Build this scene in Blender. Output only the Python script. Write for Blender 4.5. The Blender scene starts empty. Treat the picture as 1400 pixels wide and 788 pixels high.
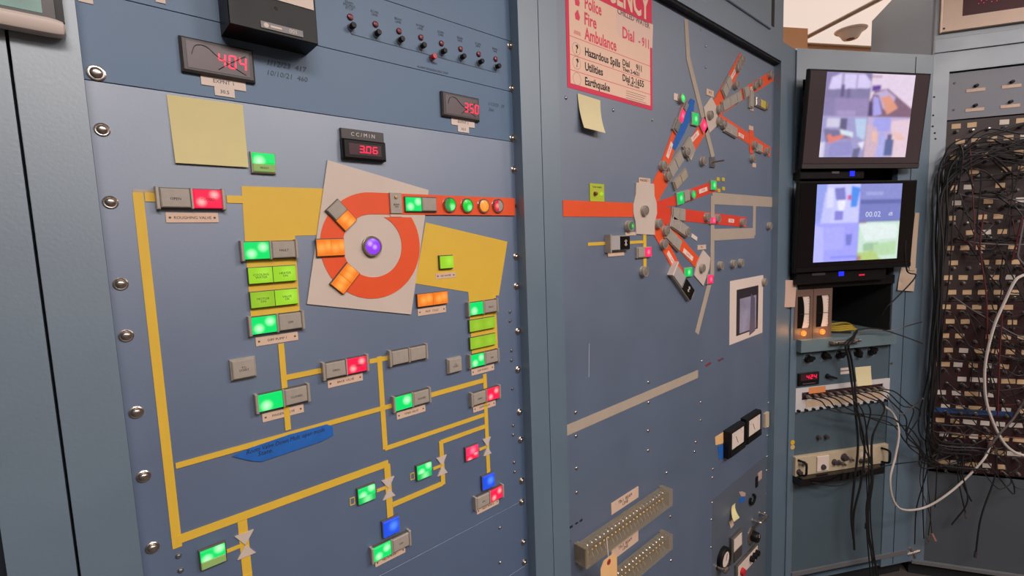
import bpy, bmesh, math, random
from mathutils import Vector, Matrix

random.seed(7)
sc = bpy.context.scene
COL = sc.collection
PI = math.pi

# ------------------------------------------------------------------ camera
F_PX, YAW, PITCH, ROLL = 655.67, 0.725554, -0.099639, 0.0359737
ZC = 1.56                      # lens height above the floor
CAMP = Vector((0.0, -0.70, ZC))
_f = Vector((math.sin(YAW) * math.cos(PITCH), math.cos(YAW) * math.cos(PITCH), math.sin(PITCH)))
_r = Vector((math.cos(YAW), -math.sin(YAW), 0))
_d = _f.cross(_r)
_R = math.cos(ROLL) * _r + math.sin(ROLL) * _d
_D = -math.sin(ROLL) * _r + math.cos(ROLL) * _d
cam_data = bpy.data.cameras.new('camera')
cam = bpy.data.objects.new('camera', cam_data)
COL.objects.link(cam)
cam.matrix_world = Matrix(((_R.x, -_D.x, -_f.x, CAMP.x), (_R.y, -_D.y, -_f.y, CAMP.y), (_R.z, -_D.z, -_f.z, CAMP.z), (0, 0, 0, 1)))
cam_data.sensor_width = 36.0
cam_data.lens = 36.0 * F_PX / 1400.0
cam_data.clip_start = 0.02
sc.camera = cam

# ------------------------------------------------------------------ world, exposure
world = bpy.data.worlds.new('room_air')
sc.world = world
world.use_nodes = True
world.node_tree.nodes['Background'].inputs[0].default_value = (0.9, 0.85, 0.82, 1)
world.node_tree.nodes['Background'].inputs[1].default_value = 0.0
sc.view_settings.view_transform = 'Standard'
sc.view_settings.look = 'None'
sc.view_settings.gamma = 1.0
sc.view_settings.use_curve_mapping = False
sc.view_settings.exposure = 0.0

CEIL = 2.80
# ceiling fixtures: x, y, size along room axis, size across, watts
LIGHTS = [(0.00, -1.80, 1.2, 0.55, 46.0), (1.50, -2.00, 1.2, 0.55, 42.0), (3.00, -1.75, 1.2, 0.55, 12.0), (0.7, -3.05, 1.2, 0.55, 18.0), (2.22, 0.94, 1.2, 0.55, 22.0), (4.55, -1.02, 1.2, 0.55, 34.0)]  # last two are added out of view to light the back wall
LCOL = (1.0, 0.92, 0.885)
A30 = math.radians(30)
for i, (lx, ly, sx, sy, wt) in enumerate(LIGHTS):
    ld = bpy.data.lights.new('ceiling_light_lamp', 'AREA')
    ld.shape = 'RECTANGLE'
    ld.size, ld.size_y, ld.energy, ld.color = sx - .06, sy - .06, wt, LCOL
    lo = bpy.data.objects.new('ceiling_light_lamp', ld)
    lo.location = (lx, ly, CEIL - 0.045)
    lo.rotation_euler = (0, 0, -A30)
    COL.objects.link(lo)


# ------------------------------------------------------------------ materials
def lin(c):
    return tuple(((x / 255.0) / 12.92 if x / 255.0 <= .04045 else ((x / 255.0 + .055) / 1.055) ** 2.4) for x in c)


MATS = {}


def mat(name, rgb, rough=.5, metal=0.0, var=0.0, scale=30.0, bump=0.0, bscale=200.0, spec=.5, alpha=1.0, trans=0.0, coat=0.0, ior=1.5):
    if name in MATS:
        return MATS[name]
    m = bpy.data.materials.new(name)
    m.use_nodes = True
    nt = m.node_tree
    b = nt.nodes['Principled BSDF']
    c = lin(rgb)
    b.inputs['Base Color'].default_value = (*c, 1)
    b.inputs['Roughness'].default_value = rough
    b.inputs['Metallic'].default_value = metal
    b.inputs['Specular IOR Level'].default_value = spec
    b.inputs['Alpha'].default_value = alpha
    b.inputs['IOR'].default_value = ior
    b.inputs['Transmission Weight'].default_value = trans
    b.inputs['Coat Weight'].default_value = coat
    tc = nt.nodes.new('ShaderNodeTexCoord')
    if var > 0:
        n = nt.nodes.new('ShaderNodeTexNoise')
        n.inputs['Scale'].default_value = scale
        n.inputs['Detail'].default_value = 5
        n.inputs['Roughness'].default_value = .65
        nt.links.new(tc.outputs['Object'], n.inputs['Vector'])
        mr = nt.nodes.new('ShaderNodeMapRange')
        mr.inputs[1].default_value, mr.inputs[2].default_value = .3, .7
        mr.inputs[3].default_value, mr.inputs[4].default_value = 1 - var, 1 + var
        nt.links.new(n.outputs['Fac'], mr.inputs[0])
        vm = nt.nodes.new('ShaderNodeVectorMath')
        vm.operation = 'SCALE'
        vm.inputs[0].default_value = c
        nt.links.new(mr.outputs[0], vm.inputs['Scale'])
        nt.links.new(vm.outputs[0], b.inputs['Base Color'])
        mr2 = nt.nodes.new('ShaderNodeMapRange')
        mr2.inputs[3].default_value, mr2.inputs[4].default_value = max(.02, rough - .08), min(1, rough + .08)
        nt.links.new(n.outputs['Fac'], mr2.inputs[0])
        nt.links.new(mr2.outputs[0], b.inputs['Roughness'])
    if bump > 0:
        n2 = nt.nodes.new('ShaderNodeTexNoise')
        n2.inputs['Scale'].default_value = bscale
        n2.inputs['Detail'].default_value = 3
        nt.links.new(tc.outputs['Object'], n2.inputs['Vector'])
        bp = nt.nodes.new('ShaderNodeBump')
        bp.inputs['Strength'].default_value = bump
        bp.inputs['Distance'].default_value = .001
        nt.links.new(n2.outputs['Fac'], bp.inputs['Height'])
        nt.links.new(bp.outputs[0], b.inputs['Normal'])
    MATS[name] = m
    return m


def glow(name, base, hot=None, strength=1.0, spots=(), rad=.012, off=None, rough=.3, depth=.0092):
    """lit lens: coloured diffuser with the lamp filaments showing as hot spots (positions in the lens's own metres)"""
    if name in MATS:
        return MATS[name]
    m = bpy.data.materials.new(name)
    m.use_nodes = True
    nt = m.node_tree
    b = nt.nodes['Principled BSDF']
    if off is None:
        off = tuple(min(255, 12 + 70 * min(1, c)) for c in base)
    b.inputs['Base Color'].default_value = (*lin(off), 1)
    b.inputs['Roughness'].default_value = rough
    b.inputs['Emission Strength'].default_value = strength
    b.inputs['Emission Color'].default_value = (*base, 1)
    if spots:
        tc = nt.nodes.new('ShaderNodeTexCoord')
        last = None
        for (sx, sz) in spots:
            vd = nt.nodes.new('ShaderNodeVectorMath')
            vd.operation = 'DISTANCE'
            nt.links.new(tc.outputs['Object'], vd.inputs[0])
            vd.inputs[1].default_value = (sx, -depth, sz)
            mr = nt.nodes.new('ShaderNodeMapRange')
            mr.interpolation_type = 'SMOOTHSTEP'
            mr.inputs[1].default_value, mr.inputs[2].default_value = 0, rad
            mr.inputs[3].default_value, mr.inputs[4].default_value = 1, 0
            nt.links.new(vd.outputs['Value'], mr.inputs[0])
            if last is None:
                last = mr.outputs[0]
            else:
                mx = nt.nodes.new('ShaderNodeMath')
                mx.operation = 'MAXIMUM'
                nt.links.new(last, mx.inputs[0])
                nt.links.new(mr.outputs[0], mx.inputs[1])
                last = mx.outputs[0]
        mc = nt.nodes.new('ShaderNodeMix')
        mc.data_type = 'RGBA'
        mc.inputs[6].default_value = (*base, 1)
        mc.inputs[7].default_value = (*hot, 1)
        nt.links.new(last, mc.inputs[0])
        nt.links.new(mc.outputs[2], b.inputs['Emission Color'])
    MATS[name] = m
    return m


FRAME = mat('grey_green_enamel', (86, 109, 127), .50, var=.04, scale=6, bump=.12, bscale=260, ior=2.45)
PANEL = mat('blue_enamel', (54, 84, 121), .55, var=.05, scale=5, bump=.08, bscale=300, ior=2.9)
PANELB = mat('blue_enamel_deep', (82, 109, 138), .55, var=.05, scale=5, bump=.08, bscale=300, ior=1.65)
PANELG = mat('blue_grey_enamel', (72, 91, 118), .55, var=.06, scale=5, bump=.08, bscale=300, ior=2.7)
BODY = mat('cabinet_interior', (24, 27, 30), .7)
METAL = mat('nickel_steel', (190, 178, 168), .28, 1.0, var=.1, scale=60)
STEEL = mat('brushed_steel', (165, 160, 155), .38, 1.0, var=.1, scale=80)
BEZEL = mat('switch_bezel', (172, 161, 150), .42, .2, var=.08, scale=90)
BEZELD = mat('switch_bezel_dark', (84, 78, 74), .5, var=.08, scale=90)
LENSOFF = mat('unlit_lens', (164, 154, 143), .4, var=.08, scale=80)
LENSTAN = mat('unlit_lens_tan', (166, 152, 132), .45, var=.08, scale=80)
PLATE = mat('engraved_tan_plate', (214, 182, 160), .55, var=.05, scale=50)
INK = mat('black_ink', (34, 30, 30), .7)
INKG = mat('faded_ink', (74, 82, 94), .8)
YEL = mat('yellow_vinyl', (222, 180, 62), .5, var=.04, scale=15)
ORG = mat('orange_vinyl', (232, 84, 36), .5, var=.04, scale=15)
REDV = mat('red_vinyl', (222, 62, 34), .5, var=.04, scale=15)
WHT = mat('white_vinyl', (205, 187, 174), .5, var=.03, scale=15)
TANS = mat('tan_vinyl', (176, 160, 144), .55, var=.05, scale=15)
BLK = mat('black_plastic', (20, 18, 19), .42, spec=.25, var=.1, scale=40)
BLKG = mat('black_gloss', (14, 13, 14), .15)
DGREY = mat('dark_grey_plastic', (66, 60, 60), .45, var=.05, scale=40)
NOTE = mat('yellow_paper', (214, 200, 146), .85, var=.03, scale=20)
NOTE2 = mat('pale_yellow_paper', (222, 208, 164), .85, var=.03, scale=20)
PAPER = mat('white_paper', (221, 202, 190), .85, var=.03, scale=20)
BLUET = mat('blue_masking_tape', (26, 96, 178), .7, var=.12, scale=60)
REDK = mat('red_plastic', (196, 36, 48), .4)
REDDK = mat('dark_red_lens', (110, 20, 36), .3)
RUBBER = mat('black_cable_rubber', (22, 20, 21), .55)
RUBR = mat('dark_red_cable', (86, 26, 30), .55)
RUBW = mat('white_cable', (196, 184, 176), .5)
RUBG = mat('grey_cable', (98, 92, 92), .55)
CABB = mat('blue_cable', (28, 52, 120), .5)
MAROON = mat('maroon_phenolic', (50, 24, 26), .5, var=.1, scale=30)
BEIGE = mat('beige_enamel', (196, 178, 150), .45, var=.05, scale=20)
CREAM = mat('cream_paint', (236, 206, 184), .5, var=.04, scale=20)
CARD = mat('manila_card', (232, 184, 126), .8, var=.04, scale=25)
PINKP = mat('poster_paper', (240, 200, 176), .6, var=.02, scale=10)
PINKR = mat('poster_red', (222, 50, 84), .6, var=.03, scale=10)
PINKS = mat('poster_print_pink', (226, 70, 96), .6)
CLEAR = mat('yellowed_clear_cover', (170, 156, 132), .12, alpha=.26)
BRASS = mat('brass_terminal', (200, 160, 100), .35, 1.0)

G_S = (.0, .76, .15)
HOTG = (.60, 1.35, .66)
L_GREEN = glow('lens_green_lit', G_S, HOTG, 1.0, ((-.007, -.004), (.007, .004)), .0085)
L_GREEN1 = glow('lens_green_lit_left', G_S, HOTG, 1.0, ((-.006, -.004),), .010)
L_GREEN2 = glow('lens_green_lit_right', G_S, HOTG, 1.0, ((.005, .003),), .010)
L_GREENP = glow('lens_green_small', (.0, .55, .10), (.3, 1.0, .4), 1.0, ((0, 0),), .012)
L_RED = glow('lens_red_lit', (1.0, .012, .075), (1.3, .50, .48), 1.0, ((-.007, -.004), (.007, .005)), .0075)
L_PINK = glow('lens_pink_lit', (.9, .03, .14), (1.2, .25, .35), 1.0, ((0, 0),), .010)
L_YG = glow('lens_yellow_green_lit', (.32, .64, .025), (.42, .78, .06), 1.0, ((.004, .002),), .014)
L_YGD = glow('lens_yellow_green_dim', (.28, .50, .025), (.34, .58, .04), 1.0, ((0, 0),), .014)
L_ORG = glow('lens_orange_lit', (.86, .20, .015), (1.1, .42, .08), 1.0, ((-.004, 0), (.006, .002)), .011)
L_BLUE = glow('lens_blue_lit', (.015, .085, .78), (.10, .30, 1.1), 1.0, ((.003, .002),), .012)
L_VIO = glow('lens_violet_lit', (.30, .05, .85), (.75, .45, 1.2), 1.0, ((.002, -.001), (-.005, .004)), .006)
L_LBL = glow('lens_pale_green', (.10, .20, .05), None, 1.0, off=(120, 130, 80))
SEG = glow('red_led_segment', (1.0, .010, .060), None, 1.6, off=(40, 4, 8))
SEGD = glow('red_led_dim', (.8, .02, .06), None, .9)
BLED = glow('blue_led', (.02, .03, .9), None, 1.2)
ALAMP = glow('amber_lamp', (1.0, .22, .03), (1.6, .8, .2), 1.6, ((0, .012),), .008, depth=.016)


# ------------------------------------------------------------------ mesh builder
class MB:
    def __init__(s):
        s.v, s.f = [], []

    def add(s, vs, fs):
        o = len(s.v)
        s.v += [tuple(x) for x in vs]
        s.f += [tuple(i + o for i in f) for f in fs]
        return s

    def box(s, x0, x1, y0, y1, z0, z1, b=0.0):
        if b > 0:      # chamfered front edges (front is -y, y0)
            vs = [(x0, y1, z0), (x1, y1, z0), (x1, y1, z1), (x0, y1, z1), (x0, y0 + b, z0), (x1, y0 + b, z0), (x1, y0 + b, z1), (x0, y0 + b, z1),
                  (x0 + b, y0, z0 + b), (x1 - b, y0, z0 + b), (x1 - b, y0, z1 - b), (x0 + b, y0, z1 - b)]
            fs = [(3, 2, 1, 0), (0, 1, 5, 4), (1, 2, 6, 5), (2, 3, 7, 6), (3, 0, 4, 7), (4, 5, 9, 8), (5, 6, 10, 9), (6, 7, 11, 10), (7, 4, 8, 11), (8, 9, 10, 11)]
            return s.add(vs, fs)
        vs = [(x0, y0, z0), (x1, y0, z0), (x1, y1, z0), (x0, y1, z0), (x0, y0, z1), (x1, y0, z1), (x1, y1, z1), (x0, y1, z1)]
        return s.add(vs, [(0, 3, 2, 1), (4, 5, 6, 7), (0, 1, 5, 4), (1, 2, 6, 5), (2, 3, 7, 6), (3, 0, 4, 7)])

    def rect(s, w, h, d0, d1, cx=0, cz=0, b=0.0):
        """box centred at cx, cz, from panel height d0 to d1 (outwards)"""
        return s.box(cx - w / 2, cx + w / 2, -d1, -d0, cz - h / 2, cz + h / 2, b)

    def prism(s, pts, d0, d1):
        """polygon in x,z (counter-clockwise as seen from the front) pulled out from d0 to d1"""
        n = len(pts)
        ar = sum(pts[i][0] * pts[(i + 1) % n][1] - pts[(i + 1) % n][0] * pts[i][1] for i in range(n))
        if ar < 0:
            pts = pts[::-1]
        vs = [(x, -d1, z) for x, z in pts] + [(x, -d0, z) for x, z in pts]
        fs = [tuple(range(n)), tuple(range(2 * n - 1, n - 1, -1))]
        fs += [(i, i + n, (i + 1) % n + n, (i + 1) % n) for i in range(n)]
        return s.add(vs, fs)

    def lathe(s, prof, n=16, cx=0, cz=0, axis='y', off=(0, 0, 0)):
        """prof: list of (radius, height outward). axis y: outward = -y; axis z: outward = +z"""
        vs, fs = [], []
        for r, h in prof:
            for k in range(n):
                a = 2 * PI * k / n
                if axis == 'y':
                    vs.append((cx + r * math.cos(a), -h, cz + r * math.sin(a)))
                else:
                    vs.append((off[0] + r * math.cos(a), off[1] + r * math.sin(a), off[2] + h))
        m = len(prof)
        for j in range(m - 1):
            for k in range(n):
                k2 = (k + 1) % n
                fs.append((j * n + k, j * n + k2, (j + 1) * n + k2, (j + 1) * n + k))
        fs.append(tuple(range((m - 1) * n, m * n)))
        fs.append(tuple(range(n - 1, -1, -1)))
        return s.add(vs, fs)

    def tube(s, pts, r, n=6, closed=False):
        pts = [Vector(p) for p in pts]
        m = len(pts)
        vs, fs = [], []
        up = Vector((0.13, 0.21, 0.97))
        for i, p in enumerate(pts):
            t = (pts[min(i + 1, m - 1)] - pts[max(i - 1, 0)])
            t = t.normalized() if t.length > 1e-9 else Vector((0, 0, 1))
            a = up - t * up.dot(t)
            if a.length < 1e-3:
                a = Vector((1, 0, 0)) - t * t.x
            a.normalize()
            b = t.cross(a)
            up = a
            for k in range(n):
                q = 2 * PI * k / n
                vs.append(p + (a * math.cos(q) + b * math.sin(q)) * r)
        for i in range(m - 1):
            for k in range(n):
                k2 = (k + 1) % n
                fs.append((i * n + k, i * n + k2, (i + 1) * n + k2, (i + 1) * n + k))
        fs.append(tuple(range(n - 1, -1, -1)))
        fs.append(tuple(range((m - 1) * n, m * n)))
        return s.add(vs, fs)

    def mesh(s, name, m, smooth=False):
        me = bpy.data.meshes.new(name)
        me.from_pydata(s.v, [], s.f)
        if m:
            me.materials.append(m)
        me.update()
        if smooth:
            for p in me.polygons:
                p.use_smooth = True
            try:
                me.set_sharp_from_angle(angle=math.radians(38))
            except Exception:
                pass
        return me


def spline(ctrl, n=8):
    """Catmull-Rom through control points"""
    c = [Vector(p) for p in ctrl]
    c = [c[0] * 2 - c[1]] + c + [c[-1] * 2 - c[-2]]
    out = []
    for i in range(1, len(c) - 2):
        for k in range(n):
            t = k / n
            p0, p1, p2, p3 = c[i - 1:i + 3]
            out.append(.5 * ((2 * p1) + (p2 - p0) * t + (2 * p0 - 5 * p1 + 4 * p2 - p3) * t * t + (3 * p1 - p0 - 3 * p2 + p3) * t ** 3))
    out.append(c[-2])
    return out


# ------------------------------------------------------------------ objects
def tag(o, label=None, cat=None, group=None, kind=None):
    if label:
        o['label'] = label
    if cat:
        o['category'] = cat
    if group:
        o['group'] = group
    if kind:
        o['kind'] = kind
    return o


def obj(name, me, parent=None, loc=(0, 0, 0), rot=(0, 0, 0)):
    o = bpy.data.objects.new(name, me)
    COL.objects.link(o)
    if parent is not None:
        o.parent = parent
    o.location = loc
    o.rotation_euler = rot
    return o


def part(name, mb, m, parent, loc=(0, 0, 0), smooth=False, label=None, rot=(0, 0, 0)):
    o = obj(name, mb.mesh(name, m, smooth), parent, loc, rot)
    if label:
        o['label'] = label
    return o


CACHE = {}


def cpart(key, name, make, m, parent, loc=(0, 0, 0), smooth=False, rot=(0, 0, 0), label=None):
    """part with shared mesh data"""
    k = (key, m.name)
    if k not in CACHE:
        CACHE[k] = make().mesh(name, m, smooth)
    o = obj(name, CACHE[k], parent, loc, rot)
    if label:
        o['label'] = label
    return o


class Plane:
    """a vertical panel face: u to the right, v up (0 at lens height), w out of the face"""

    def __init__(s, O, a):
        s.O, s.a = Vector((O[0], O[1], 0)), a
        s.t = Vector((math.cos(a), -math.sin(a), 0))
        s.n = Vector((math.sin(a), math.cos(a), 0))

    def uv(s, px, py, w=0.0):
        d = _R * ((px - 700) / F_PX) + _D * ((py - 394) / F_PX) + _f
        k = (s.n.dot(s.O - CAMP) - w) / s.n.dot(d)
        P = CAMP + d * k
        return (P - s.O).dot(s.t), P.z - ZC

    def world(s, u, v, w=0.0):
        P = s.O + s.t * u - s.n * w
        return Vector((P.x, P.y, ZC + v))

    def poly(s, pts, w=0.0):
        return [s.uv(x, y, w) for x, y in pts]

    def loc(s, px, py, w=0.0):
        """point in the coordinates of a thing standing at the plane's own origin (x, y, z)"""
        u, v = s.uv(px, py, w)
        return (u, -w, v)


def thing(name, label, cat, loc=(0, 0, 0), rz=0.0, group=None, ry=0.0, rx=0.0):
    o = bpy.data.objects.new(name, None)
    o.empty_display_size = .02
    COL.objects.link(o)
    o.location = loc
    o.rotation_euler = (rx, ry, rz)
    return tag(o, label, cat, group)


P1 = Plane((0, 0), 0.0)
CORN = P1.uv(1083, 300, .023)[0]
P2 = Plane((CORN, -.023), math.radians(30))
_u = P2.uv(1272, 150)[0]
_e = P2.world(_u, 0)
P3 = Plane((_e.x, _e.y), math.radians(60))
P3E = _u


def mount(name, label, cat, pl, px, py, w=0.0, group=None, ang=0.0, base=0.0):
    u, v = pl.uv(px, py, w)
    return thing(name, label, cat, pl.world(u, v, base), -pl.a, group, -ang)


def text(body, size, m, parent, loc, name='lettering', ext=.00012, align='CENTER', rot=0.0, sx=1.0, shear=0.0, bold=0.0):
    key = ('txt', body, round(size, 5), m.name, align, round(sx, 3), shear, bold)
    if key not in CACHE:
        cu = bpy.data.curves.new('lettering', 'FONT')
        cu.body = body
        cu.size = size
        cu.align_x = align
        cu.align_y = 'CENTER'
        cu.resolution_u = 2
        cu.extrude = ext
        cu.shear = shear
        cu.offset = bold * size
        cu.space_line = .85
        to = bpy.data.objects.new('lettering', cu)
        me = bpy.data.meshes.new_from_object(to)
        me.name = 'lettering'
        me.materials.clear()
        me.materials.append(m)
        me.transform(Matrix.Rotation(PI / 2, 4, 'X') @ Matrix.Scale(sx, 4, (1, 0, 0)))
        bpy.data.objects.remove(to)
        bpy.data.curves.remove(cu)
        CACHE[key] = me
    return obj(name, CACHE[key], parent, loc, (0, -rot, 0))


SEGS = {'0': 'abcdef', '1': 'bc', '2': 'abged', '3': 'abgcd', '4': 'fgbc', '5': 'afgcd', '6': 'afgedc', '7': 'abc', '8': 'abcdefg', '9': 'abcdfg'}


def seven(txt, w, h, t, d0, d1, x0=0, z0=0, gap=.35, slant=.08):
    """seven segment figures, lower left of the first at x0, z0"""
    mb = MB()
    x = x0
    for ch in txt:
        if ch == '.':
            mb.rect(t * 1.2, t * 1.2, d0, d1, x - w * gap * .5, z0 + t * .6)
            continue
        if ch == ' ':
            x += w * (1 + gap)
            continue
        bars = {'a': (t * .6, h - t, w - t * .6, h), 'd': (t * .6, 0, w - t * .6, t), 'g': (t * .6, h / 2 - t / 2, w - t * .6, h / 2 + t / 2),
                'f': (0, h / 2 + t * .3, t, h - t * .5), 'b': (w - t, h / 2 + t * .3, w, h - t * .5), 'e': (0, t * .5, t, h / 2 - t * .3), 'c': (w - t, t * .5, w, h / 2 - t * .3)}
        for sgm in SEGS[ch]:
            a0, b0, a1, b1 = bars[sgm]
            mb.prism([(x + a0 + slant * b0, z0 + b0), (x + a1 + slant * b0, z0 + b0), (x + a1 + slant * b1, z0 + b1), (x + a0 + slant * b1, z0 + b1)], d0, d1)
        x += w * (1 + gap)
    return mb


# ================================================================== THE ROOM
ROOM = Plane((0, -.70), A30)       # room axes run with the middle cabinet


def rw(t, n):
    p = ROOM.O + ROOM.t * t + ROOM.n * n
    return p.x, p.y


def struct(name, mb, m, loc=(0, 0, 0), rz=-A30):
    o = obj(name, mb.mesh(name, m), None, loc, (0, 0, rz))
    o['kind'] = 'structure'
    return o


T0, T1, N0, N1 = -2.3, 4.6, -2.6, 2.88
rloc = (ROOM.O.x, ROOM.O.y, 0)
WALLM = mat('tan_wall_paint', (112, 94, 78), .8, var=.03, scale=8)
CEILM = mat('ceiling_tile', (226, 214, 204), .9, var=.04, scale=60, bump=.3, bscale=180)
FLOORM = mat('grey_floor_tile', (82, 76, 72), .5, var=.12, scale=8)
struct('floor', MB().box(T0, T1, N0, N1, -.05, 0), FLOORM, rloc)
ceil_o = struct('ceiling', MB().box(T0, T1, N0, N1, CEIL + .012, CEIL + .06), CEILM, rloc)
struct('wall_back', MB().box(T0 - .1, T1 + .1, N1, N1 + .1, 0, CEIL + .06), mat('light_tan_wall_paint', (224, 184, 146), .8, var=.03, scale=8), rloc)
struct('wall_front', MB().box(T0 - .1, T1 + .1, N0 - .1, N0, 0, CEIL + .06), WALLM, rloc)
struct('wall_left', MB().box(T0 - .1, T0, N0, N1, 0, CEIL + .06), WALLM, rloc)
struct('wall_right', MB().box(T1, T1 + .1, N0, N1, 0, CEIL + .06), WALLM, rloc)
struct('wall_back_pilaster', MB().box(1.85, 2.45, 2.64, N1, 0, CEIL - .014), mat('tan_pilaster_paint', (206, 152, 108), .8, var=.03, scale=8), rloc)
# dropped ceiling: tiles in a T-bar grid
TB = mat('ceiling_tee_bar', (214, 200, 192), .6)
# one grid line must pass where the photograph shows it
_q = ROOM.uv
_dv = _R * ((1150 - 700) / F_PX) + _D * ((24 - 394) / F_PX) + _f
_pt = CAMP + _dv * ((CEIL - ZC) / _dv.z)
_gt = (_pt - ROOM.O).dot(ROOM.t)
ts = [_gt + k * 1.22 for k in range(-8, 6) if T0 < _gt + k * 1.22 < T1]
ns = [N0 + k * .61 for k in range(1, 9)]
for t_ in ts:
    part('tee_bar', MB().box(t_ - .012, t_ + .012, N0, N1, CEIL - .004, CEIL + .012), TB, ceil_o)
edges_t = [T0] + ts + [T1]
edges_n = [N0] + ns + [N1]
for i in range(len(edges_t) - 1):
    for j in range(len(edges_n) - 1):
        a0, a1, b0, b1 = edges_t[i] + .013, edges_t[i + 1] - .013, edges_n[j] + .001, edges_n[j + 1] - .001
        if a1 - a0 > .05:
            part('ceiling_tile', MB().box(a0, a1, b0, b1, CEIL, CEIL + .011), CEILM, ceil_o)

DIFF = glow('light_diffuser', (1.0, .86, .78), None, 2.2)
LFRAME = mat('white_light_frame', (226, 222, 214), .5)
for i, (lx, ly, sx, sy, wt) in enumerate(LIGHTS):
    lab = ['recessed fluorescent ceiling light above the left control cabinet', 'recessed fluorescent ceiling light in front of the wide cabinet', 'recessed fluorescent ceiling light in front of the cable bay', 'recessed fluorescent ceiling light behind the viewer', 'recessed fluorescent ceiling light over the back of the wide cabinet', 'recessed fluorescent ceiling light behind the patch cabinet'][i]
    t = thing('ceiling_light', lab, 'ceiling light', (lx, ly, CEIL), -A30, 'fluorescent ceiling lights')
    m = MB()
    m.box(-sx / 2, sx / 2, -sy / 2, -sy / 2 + .03, -.04, 0).box(-sx / 2, sx / 2, sy / 2 - .03, sy / 2, -.04, 0)
    m.box(-sx / 2, -sx / 2 + .03, -sy / 2 + .03, sy / 2 - .03, -.04, 0).box(sx / 2 - .03, sx / 2, -sy / 2 + .03, sy / 2 - .03, -.04, 0)
    part('frame', m, LFRAME, t)
    part('diffuser', MB().box(-sx / 2 + .03, sx / 2 - .03, -sy / 2 + .03, sy / 2 - .03, -.03, -.01), DIFF, t)

# ceiling areas made to glow so they read bright, beside the tee bar
LUM = glow('luminous_ceiling_panel', (.80, .66, .58), None, 1.0)
for k, tc_ in enumerate((_gt - .61, _gt + .61)):
    px_, py_ = rw(tc_, N1 - .62)
    t = thing('ceiling_light', ['luminous ceiling panel left of the tee bar above the monitors', 'luminous ceiling panel right of the tee bar above the monitors'][k], 'ceiling light', (px_, py_, CEIL), -A30, 'luminous ceiling panels')
    m = MB()
    m.box(-.595, .595, -.60, -.58, -.012, 0).box(-.595, .595, .58, .60, -.012, 0).box(-.595, -.585, -.58, .58, -.012, 0).box(.585, .595, -.58, .58, -.012, 0)
    part('frame', m, LFRAME, t)
    part('diffuser', MB().box(-.585, .585, -.58, .58, -.008, -.002), LUM, t)

# ceiling speaker / detector
_dv = _R * ((1163 - 700) / F_PX) + _D * ((46 - 394) / F_PX) + _f
_pt = CAMP + _dv * ((CEIL - .03 - ZC) / _dv.z)
t = thing('smoke_detector', 'round white detector dome hanging below the bright ceiling', 'smoke detector', (_pt.x, _pt.y, CEIL))
DETM = mat('detector_plastic', (238, 226, 214), .5)
part('base_plate', MB().lathe([(.088, 0), (.088, -.010), (.083, -.016)], 28, axis='z'), DETM, t, smooth=True)
part('dome', MB().lathe([(.076, -.016), (.058, -.034), (.046, -.055), (.040, -.062)], 28, axis='z'), DETM, t, smooth=True)
part('sensor_cap', MB().lathe([(.022, -.062), (.018, -.068), (.006, -.070)], 20, axis='z'), mat('detector_grey', (120, 104, 96), .5), t, smooth=True)


# ================================================================== CABINETS
FW = .023                         # frames stand this far proud of the panels
ZB = -ZC + .0                     # floor in v
PLN = ZB + .07                    # top of plinth


def cabinet(name, label, pl, u0, u1, ztop, depth=.6, cat='cabinet'):
    t = thing(name, label, cat, pl.world(0, -ZC, 0), -pl.a)
    # inside the cabinet things use x=u, z = height above floor
    m = MB()
    m.box(u0, u0 + .004, .006, depth, .07, ztop).box(u1 - .004, u1, .006, depth, .07, ztop)
    m.box(u0 + .004, u1 - .004, depth - .004, depth, .07, ztop).box(u0 + .004, u1 - .004, .006, depth - .004, ztop - .004, ztop)
    m.box(u0 + .004, u1 - .004, .006, depth - .004, .07, .074)
    part('shell', m, FRAME, t)
    part('plinth', MB().box(u0 + .005, u1 - .005, .03, depth - .02, 0, .07), BODY, t)
    part('backing', MB().box(u0 + .005, u1 - .005, .02, .03, .075, ztop - .005), BODY, t)
    return t


def H(v):
    return v + ZC


def plate_part(name, t, m, u0, u1, v0, v1, label=None, y0=0.0, th=.003):
    return part(name, MB().box(u0, u1, y0, y0 + th, H(v0), H(v1), .0003), m, t, label=label)


def screw_mb(r=.0072, slot=True):
    m = MB().lathe([(r, 0), (r, .0012), (r * .86, .0018), (r * .68, .0016), (r * .66, .0032), (r * .5, .0046), (r * .25, .0052)], 16)
    return m


def screw(par, pl, px, py, r=.0072):
    u, v = pl.uv(px, py, .002)
    o = cpart('screw%.4f' % r, 'screw', lambda: screw_mb(r), METAL, par, (u, 0, H(v)), True, (0, random.uniform(-1, 1), 0))
    return o


def rivet(par, pl, px, py, r=.0035, m=None):
    u, v = pl.uv(px, py, .001)
    return cpart('rivet%.4f' % r, 'rivet', lambda: MB().lathe([(r, 0), (r * .9, .0012), (r * .5, .0024)], 10), m or STEEL, par, (u, 0, H(v)), True)


# ---- left control cabinet
U_L = .0184
U_R = .639
TOP = .66
cab1 = cabinet('control_cabinet', 'tall blue-grey control cabinet with the yellow pipe diagram and ringed orange loop', P1, -.0355, .691, H(TOP) + .02)
part('frame_post', MB().box(-.0335, U_L * .967, -FW, .005, .07, H(TOP) + .02), FRAME, cab1)
part('frame_post', MB().box(U_R, .6912, -FW, .005, .07, H(TOP) + .02), FRAME, cab1)
part('frame_rail', MB().box(U_L * .967, U_R, -FW, .005, H(TOP - .03), H(TOP) + .02), FRAME, cab1)


def seam(pts):
    return sum(P1.uv(x, y)[1] for x, y in pts) / len(pts)


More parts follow.
